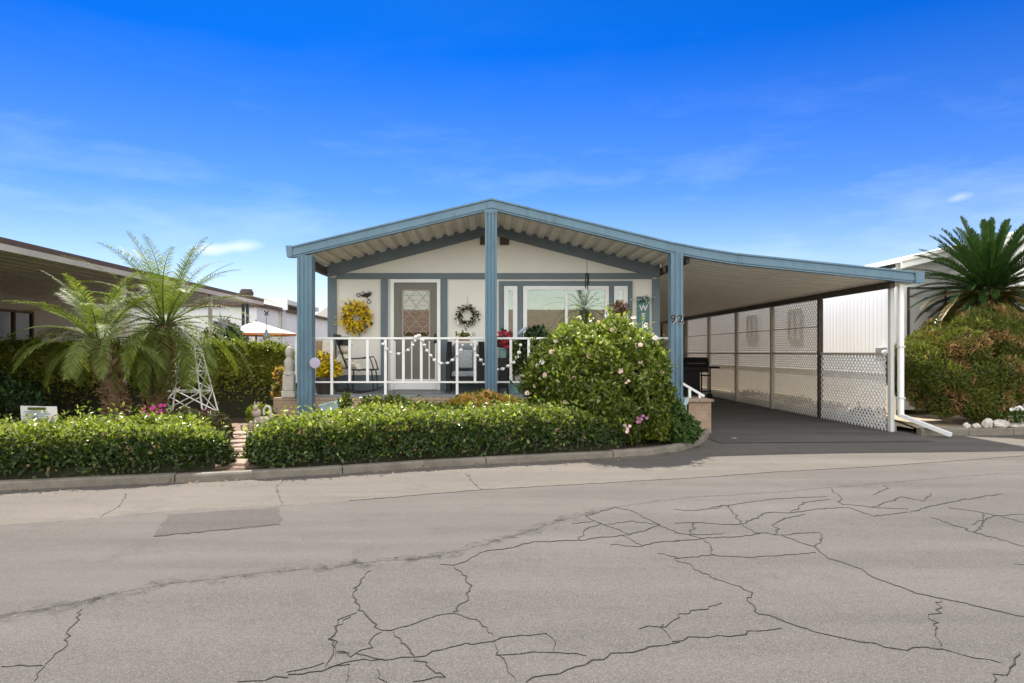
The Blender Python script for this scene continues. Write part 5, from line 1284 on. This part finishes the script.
p_, n_ = blob(lob, 64000, .10, low=-.9, lumpy=.12); ok = p_[:, 2] > .12; p_, n_ = p_[ok], n_[ok]
leaves('foliage', p_, n_, t, M['juniper'], L=.07, W=.26, outward=1.0, up=.5); blob_core(lob, t, .70)
# rocks on the kerb edge
rk = [(968, 425, .10, .09), (978, 426, .10, .08), (989.5, 422, .13, .16), (1001, 423, .22, .14), (1019, 425, .28, .10)]
lab = ['leftmost and smallest white rock behind the right kerb', 'small white rock second from the left behind the right kerb', 'upright white rock in the middle of the row behind the right kerb', 'wide white rock right of the upright one behind the right kerb', 'flat white rock at the far right edge behind the right kerb']
for i, (px, py, wd, hh) in enumerate(rk):
    x, y = P(px, 0, 11.95).x, 11.98; mb = MB()
    n, mrow = 12, 7; rings = []
    for j in range(mrow + 1):
        th = PI * j / mrow; ring = []
        for k in range(n):
            a = 2 * PI * k / n; rr = 1 + .22 * math.sin(3 * a + i * 1.7 + th * 2) + .12 * math.sin(5 * a + i) + random.gauss(0, .03)
            ring.append((x + wd * .62 * rr * math.sin(th) * math.cos(a) + 1e-5 * k, y + wd * .5 * rr * math.sin(th) * math.sin(a), .085 + hh * .46 - hh * .58 * math.cos(th) * (1 + .15 * math.sin(2 * a + i))))
        rings.append(ring)
    mb.loft(rings, caps=False); tag(mb.build('rock', M['rock']), lab[i], 'rock', 'white rocks behind the right kerb')

# ================================================================== NEIGHBOURS ON THE LEFT
ln = thing('mobile_home', (-11.5, 13, 0), 'tan mobile home with a long brown-edged awning at the far left', 'house')
EX, EZ, Y0, Y1 = -6.5, 2.94, 6.0, 19.9
mb = MB(); mb.prism([(EX - .03, Y0, EZ - .10), (-11.6, Y0, EZ - .10), (-11.6, Y0, EZ - .02), (EX - .03, Y0, EZ - .02)], (0, Y1 - Y0, 0))
for k in range(16):
    x = -11.4 + k * .305; mb.box(x, x + .10, Y0 + .05, Y1 - .05, EZ - .14, EZ - .101)
mb.build('awning_roof', M['beige'], ln)
mb = MB(); mb.box(EX - .03, EX, Y0, Y1, EZ - .06, EZ + .02); mb.build('drip_edge', M['brown'], ln)
mb = MB(); mb.box(EX - .028, EX - .004, Y0, Y1, EZ - .155, EZ - .062); mb.build('fascia', M['beige'], ln)
mb = MB(); mb.box(-12.5, -11.6, Y0, 22.5, .0, 2.90); mb.build('wall', M['tanwall'], ln)
for y, wdt in ((9.0, 1.6), (12.0, 1.2), (16.0, 1.4)):
    mb = MB()
    for c4 in ((y, y + .06, .9, 2.45), (y + wdt - .06, y + wdt, .9, 2.45), (y + .06, y + wdt - .06, 2.39, 2.45), (y + .06, y + wdt - .06, .9, .96), (y + wdt / 2 - .03, y + wdt / 2 + .03, .96, 2.39)): mb.box(-11.6, -11.54, *c4)
    wn = mb.build('window', M['brown'], ln); mb = MB(); mb.box(-11.598, -11.585, y + .06, y + wdt - .06, .96, 2.39); mb.build('pane', M['darkglass'], wn)
for y in (8.5, 12.4, 16.3): mb = MB(); mb.box(EX - .14, EX - .07, y - .035, y + .035, 0, EZ - .101); mb.build('awning_post', M['beige'], ln)
for px in (243.2, 247.4): x = P(px, 0, 19.8).x; mb = MB(); mb.box(x - .035, x + .035, 19.76, 19.83, 0, EZ - .101); mb.build('awning_post', M['slate'], ln)
mb = MB(); x = P(257, 0, 20.2).x; mb.lathe([(.17, 0), (.18, .12), (.20, .2), (.15, .30), (.005, .33)], (x - .1, 19.6, EZ - .02), 16); mb.build('roof_vent', M['darkwood'], ln)

wb = thing('mobile_home', (-10, 23, 0), 'white mobile home with a brown eave beyond the end of the tall hedge', 'house')
xr = P(256.5, 0, 22.2).x
mb = MB(); mb.box(-13, xr, 22.2, 33, 0, 2.9); mb.build('wall', M['nb_white'], wb)
mb = MB(); mb.box(-13.2, xr + .18, 22.0, 33.2, 2.904, 3.0); mb.build('roof', M['brown'], wb)
mb = MB(); mb.box(P(221, 0, 22.2).x, P(226, 0, 22.2).x, 22.14, 22.19, 1.5, 2.4); w_ = mb.build('window', M['grey'], wb)
cp = thing('carport', (-7.9, 26, 0), 'small white carport roof on slim posts at the end of the hedge', 'carport')
xa, xb = P(262, 0, 24.5).x, P(288, 0, 24.5).x
mb = MB(); mb.box(xa, xb, 24.4, 24.46, P(0, 310, 24.4).z, P(0, 298.5, 24.4).z); mb.build('fascia', M['nb_white'], cp)
mb = MB(); mb.box(xa, xb, 24.47, 29, P(0, 304, 24.4).z, P(0, 299.5, 24.4).z); mb.build('roof', M['nb_shade'], cp)
for px in (280.3, 283.8): x = P(px, 0, 24.6).x; mb = MB(); mb.box(x - .045, x + .045, 24.55, 24.64, 0, P(0, 304, 24.4).z - .01); mb.build('post', M['nb_shade'], cp)
mb = MB(); mb.box(xa + .02, xa + .1, 28.7, 28.8, 0, P(0, 304, 24.4).z - .01); mb.build('post', M['nb_shade'], cp)
# patio umbrella
ux, uy = P(256, 0, 18).x, 18.0
t = thing('patio_umbrella', (ux, uy, 0), 'white patio umbrella with an orange rim beyond the tall hedge', 'umbrella')
mb = MB(); zt = P(0, 321.5, 18).z; ze = P(0, 333.5, 18).z; mb.loft([[(ux + r * math.cos(a), uy + r * math.sin(a), z) for a in [2 * PI * k / 8 + .2 for k in range(8)]] for r, z in ((.02, zt), (.5, zt - .16), (1.02, ze), (1.02, ze - .02), (.5, zt - .19), (.02, zt - .03))], caps=False); mb.build('canopy', M['canvas'], t)
mb = MB(); mb.loft([[(ux + r * math.cos(a), uy + r * math.sin(a), z) for a in [2 * PI * k / 8 + .2 for k in range(8)]] for r, z in ((1.025, ze - .005), (1.03, ze - .06), (1.02, ze - .06), (1.015, ze - .005))], caps=False); mb.build('rim', M['orange'], t)
mb = MB(); mb.tube([(ux, uy, 0), (ux, uy, zt + .05)], .025, 8); mb.build('pole', M['grey'], t)
# starburst on a stake, dark bush, weather vane
t = thing('garden_bush', (P(225, 0, 17).x, 17, 0), 'round dark green bush behind the tall hedge, under the metal starburst', 'bush')
x = P(225, 0, 17).x; lob = [(x, 17, 1.65, .45, .42, .48), (x - .2, 17, 1.35, .4, .4, .5), (x + .15, 17, 1.2, .45, .4, .5)]
p_, n_ = blob(lob, 5000, .12); leaves('foliage', p_, n_, t, M['dark_leaf'], L=.09); blob_core(lob, t, .8)
mb = MB(); mb.tube([(x, 17, 0), (x, 17, 1.4)], .06, 7); mb.build('trunk', M['bark'], t)
c = P(222.5, 323.5, 15.3)
t = thing('metal_starburst', (c.x, 15.3, 0), 'grey metal starburst ornament on a stake above the tall hedge', 'garden ornament')
mb = MB()
for k in range(12):
    a = 2 * PI * k / 12 + .26; r = .30 if k % 2 else .19; d = Vector((math.cos(a), 0, math.sin(a))); n = Vector((-math.sin(a), 0, math.cos(a)))
    mb.add([c + d * .02 + n * .04, c + d * r, c + d * .02 - n * .04, c + Vector((0, -.03, 0))], [(0, 1, 3), (1, 2, 3), (2, 1, 0)])
mb.build('rays', M['grey'], t)
mb = MB(); mb.tube([(c.x, 15.32, 0), (c.x, 15.32, c.z)], .012, 6); mb.build('stake', M['grey'], t)
c = P(266.3, 313, 16)
t = thing('weather_vane', (c.x, 16, 0), 'thin pole with a small dark weather vane above the tall hedge', 'weather vane')
mb = MB(); mb.tube([(c.x, 16, 0), (c.x, 16, c.z - .04)], .012, 6); mb.build('pole', M['grey'], t)
mb = MB(); mb.bar((c.x - .05, 16, c.z + .05), (c.x + .05, 16, c.z - .05), .02, .025); mb.bar((c.x - .05, 16.025, c.z - .05), (c.x + .05, 16.025, c.z + .05), .02, .025); mb.build('vane', M['black'], t)
mb = MB(); zz = P(0, 336, 16).z; mb.lathe([(.005, -.12), (.07, -.1), (.09, 0), (.06, .08), (.03, .1), (.035, .14), (.005, .17)], (c.x, 16, zz), 12); mb.build('finial', M['grey'], t)
# distant house seen beside the porch, and low slopes on the horizon
dh = thing('house', (-2, 38, 0), 'distant tan house with a grey shingle roof seen between the left posts', 'house')
e = P(309, 319, 36); r_ = P(330, 300, 40)
mb = MB(); mb.add([(e.x, 36, e.z), (9, 36, e.z), (6.5, 41, e.z + 3.0), (e.x + 2.9, 41, e.z + 3.0), (e.x, 46, e.z), (9, 46, e.z)], [(0, 1, 2, 3), (4, 0, 3), (1, 5, 2), (5, 4, 3, 2)]); mb.add([(e.x, 36, e.z - .15), (9, 36, e.z - .15), (9, 46, e.z - .15), (e.x, 46, e.z - .15)], [(0, 3, 2, 1)]); mb.build('roof', M['greyroof'], dh)
mb = MB(); mb.box(e.x + .5, 8.5, 36.5, 45.5, 0, e.z - .152); mb.build('wall', M['tanwall'], dh)
mb = MB(); mb.box(e.x, 9, 35.95, 35.99, e.z - .2, e.z + .02); mb.build('fascia', M['brown'], dh)
mb = MB(); rings = []
for i in range(41):
    x = -160 + i * 4.6; h = 5.0 + 1.6 * math.sin(i * .7) + 1.2 * math.sin(i * 1.9 + 1); rings.append([(x, 130, -.1), (x, 136, h * .7), (x, 146, h), (x, 160, -.1)])
mb.loft(rings); tag(mb.build('hill', M['hill'], origin=(-60, 145, 0)), kind='structure')
# leaf litter along the kerb
m = 260; x = rng.uniform(-5.5, 3.2, m); y = np.interp(x, kx, ky) - np.abs(rng.exponential(.12, m)) - .02
o = leaves('leaf_litter', np.stack([x, y, np.full(m, .016)], 1), np.tile([[0, 0, 1.]], (m, 1)), None, M['deadleaf'], L=.03, up=0, outward=0)
tag(o, kind='stuff', label='scattered dry leaf litter in the gutter along the kerb', cat='leaf litter')

# ================================================================== ACROSS THE STREET (mirrored in the window and door glass)
oh = thing('house', (-2, -14, 0), 'tan house with a red-brown roof across the street, behind the camera', 'house')
mb = MB(); mb.box(-13, 9, -20, -13, 0, 2.6); mb.build('wall', M['tanwall'], oh)
mb = MB(); mb.prism([(-13.4, -12.4, 2.6), (-13.4, -16.5, 4.1), (-13.4, -20.6, 2.6), (-13.4, -20.6, 2.5), (-13.4, -12.4, 2.5)], (22.8, 0, 0)); mb.build('roof', M['block'], oh)
for x in (-9, -1.5, 5): mb = MB(); mb.box(x, x + 1.6, -13, -12.95, 1.0, 2.2); mb.build('window', M['darkglass'], oh)
t = thing('hedge', (-4, -8.5, 0), 'tall green hedge across the street, behind the camera', 'hedge')
hedge(t, [-12, 2], [-9, -9], -11, 1.0, 1.0, 0, 2.2, 9000, M['back_leaf'], L=.14, lumpy=.1, e=.3)
palm('tall feather palm across the street, behind the camera', (5.2, -8.6, 0), (5.0, -8.6, 3.6), (0, 0, 0), 30, 2.2, 12, tr=.2)
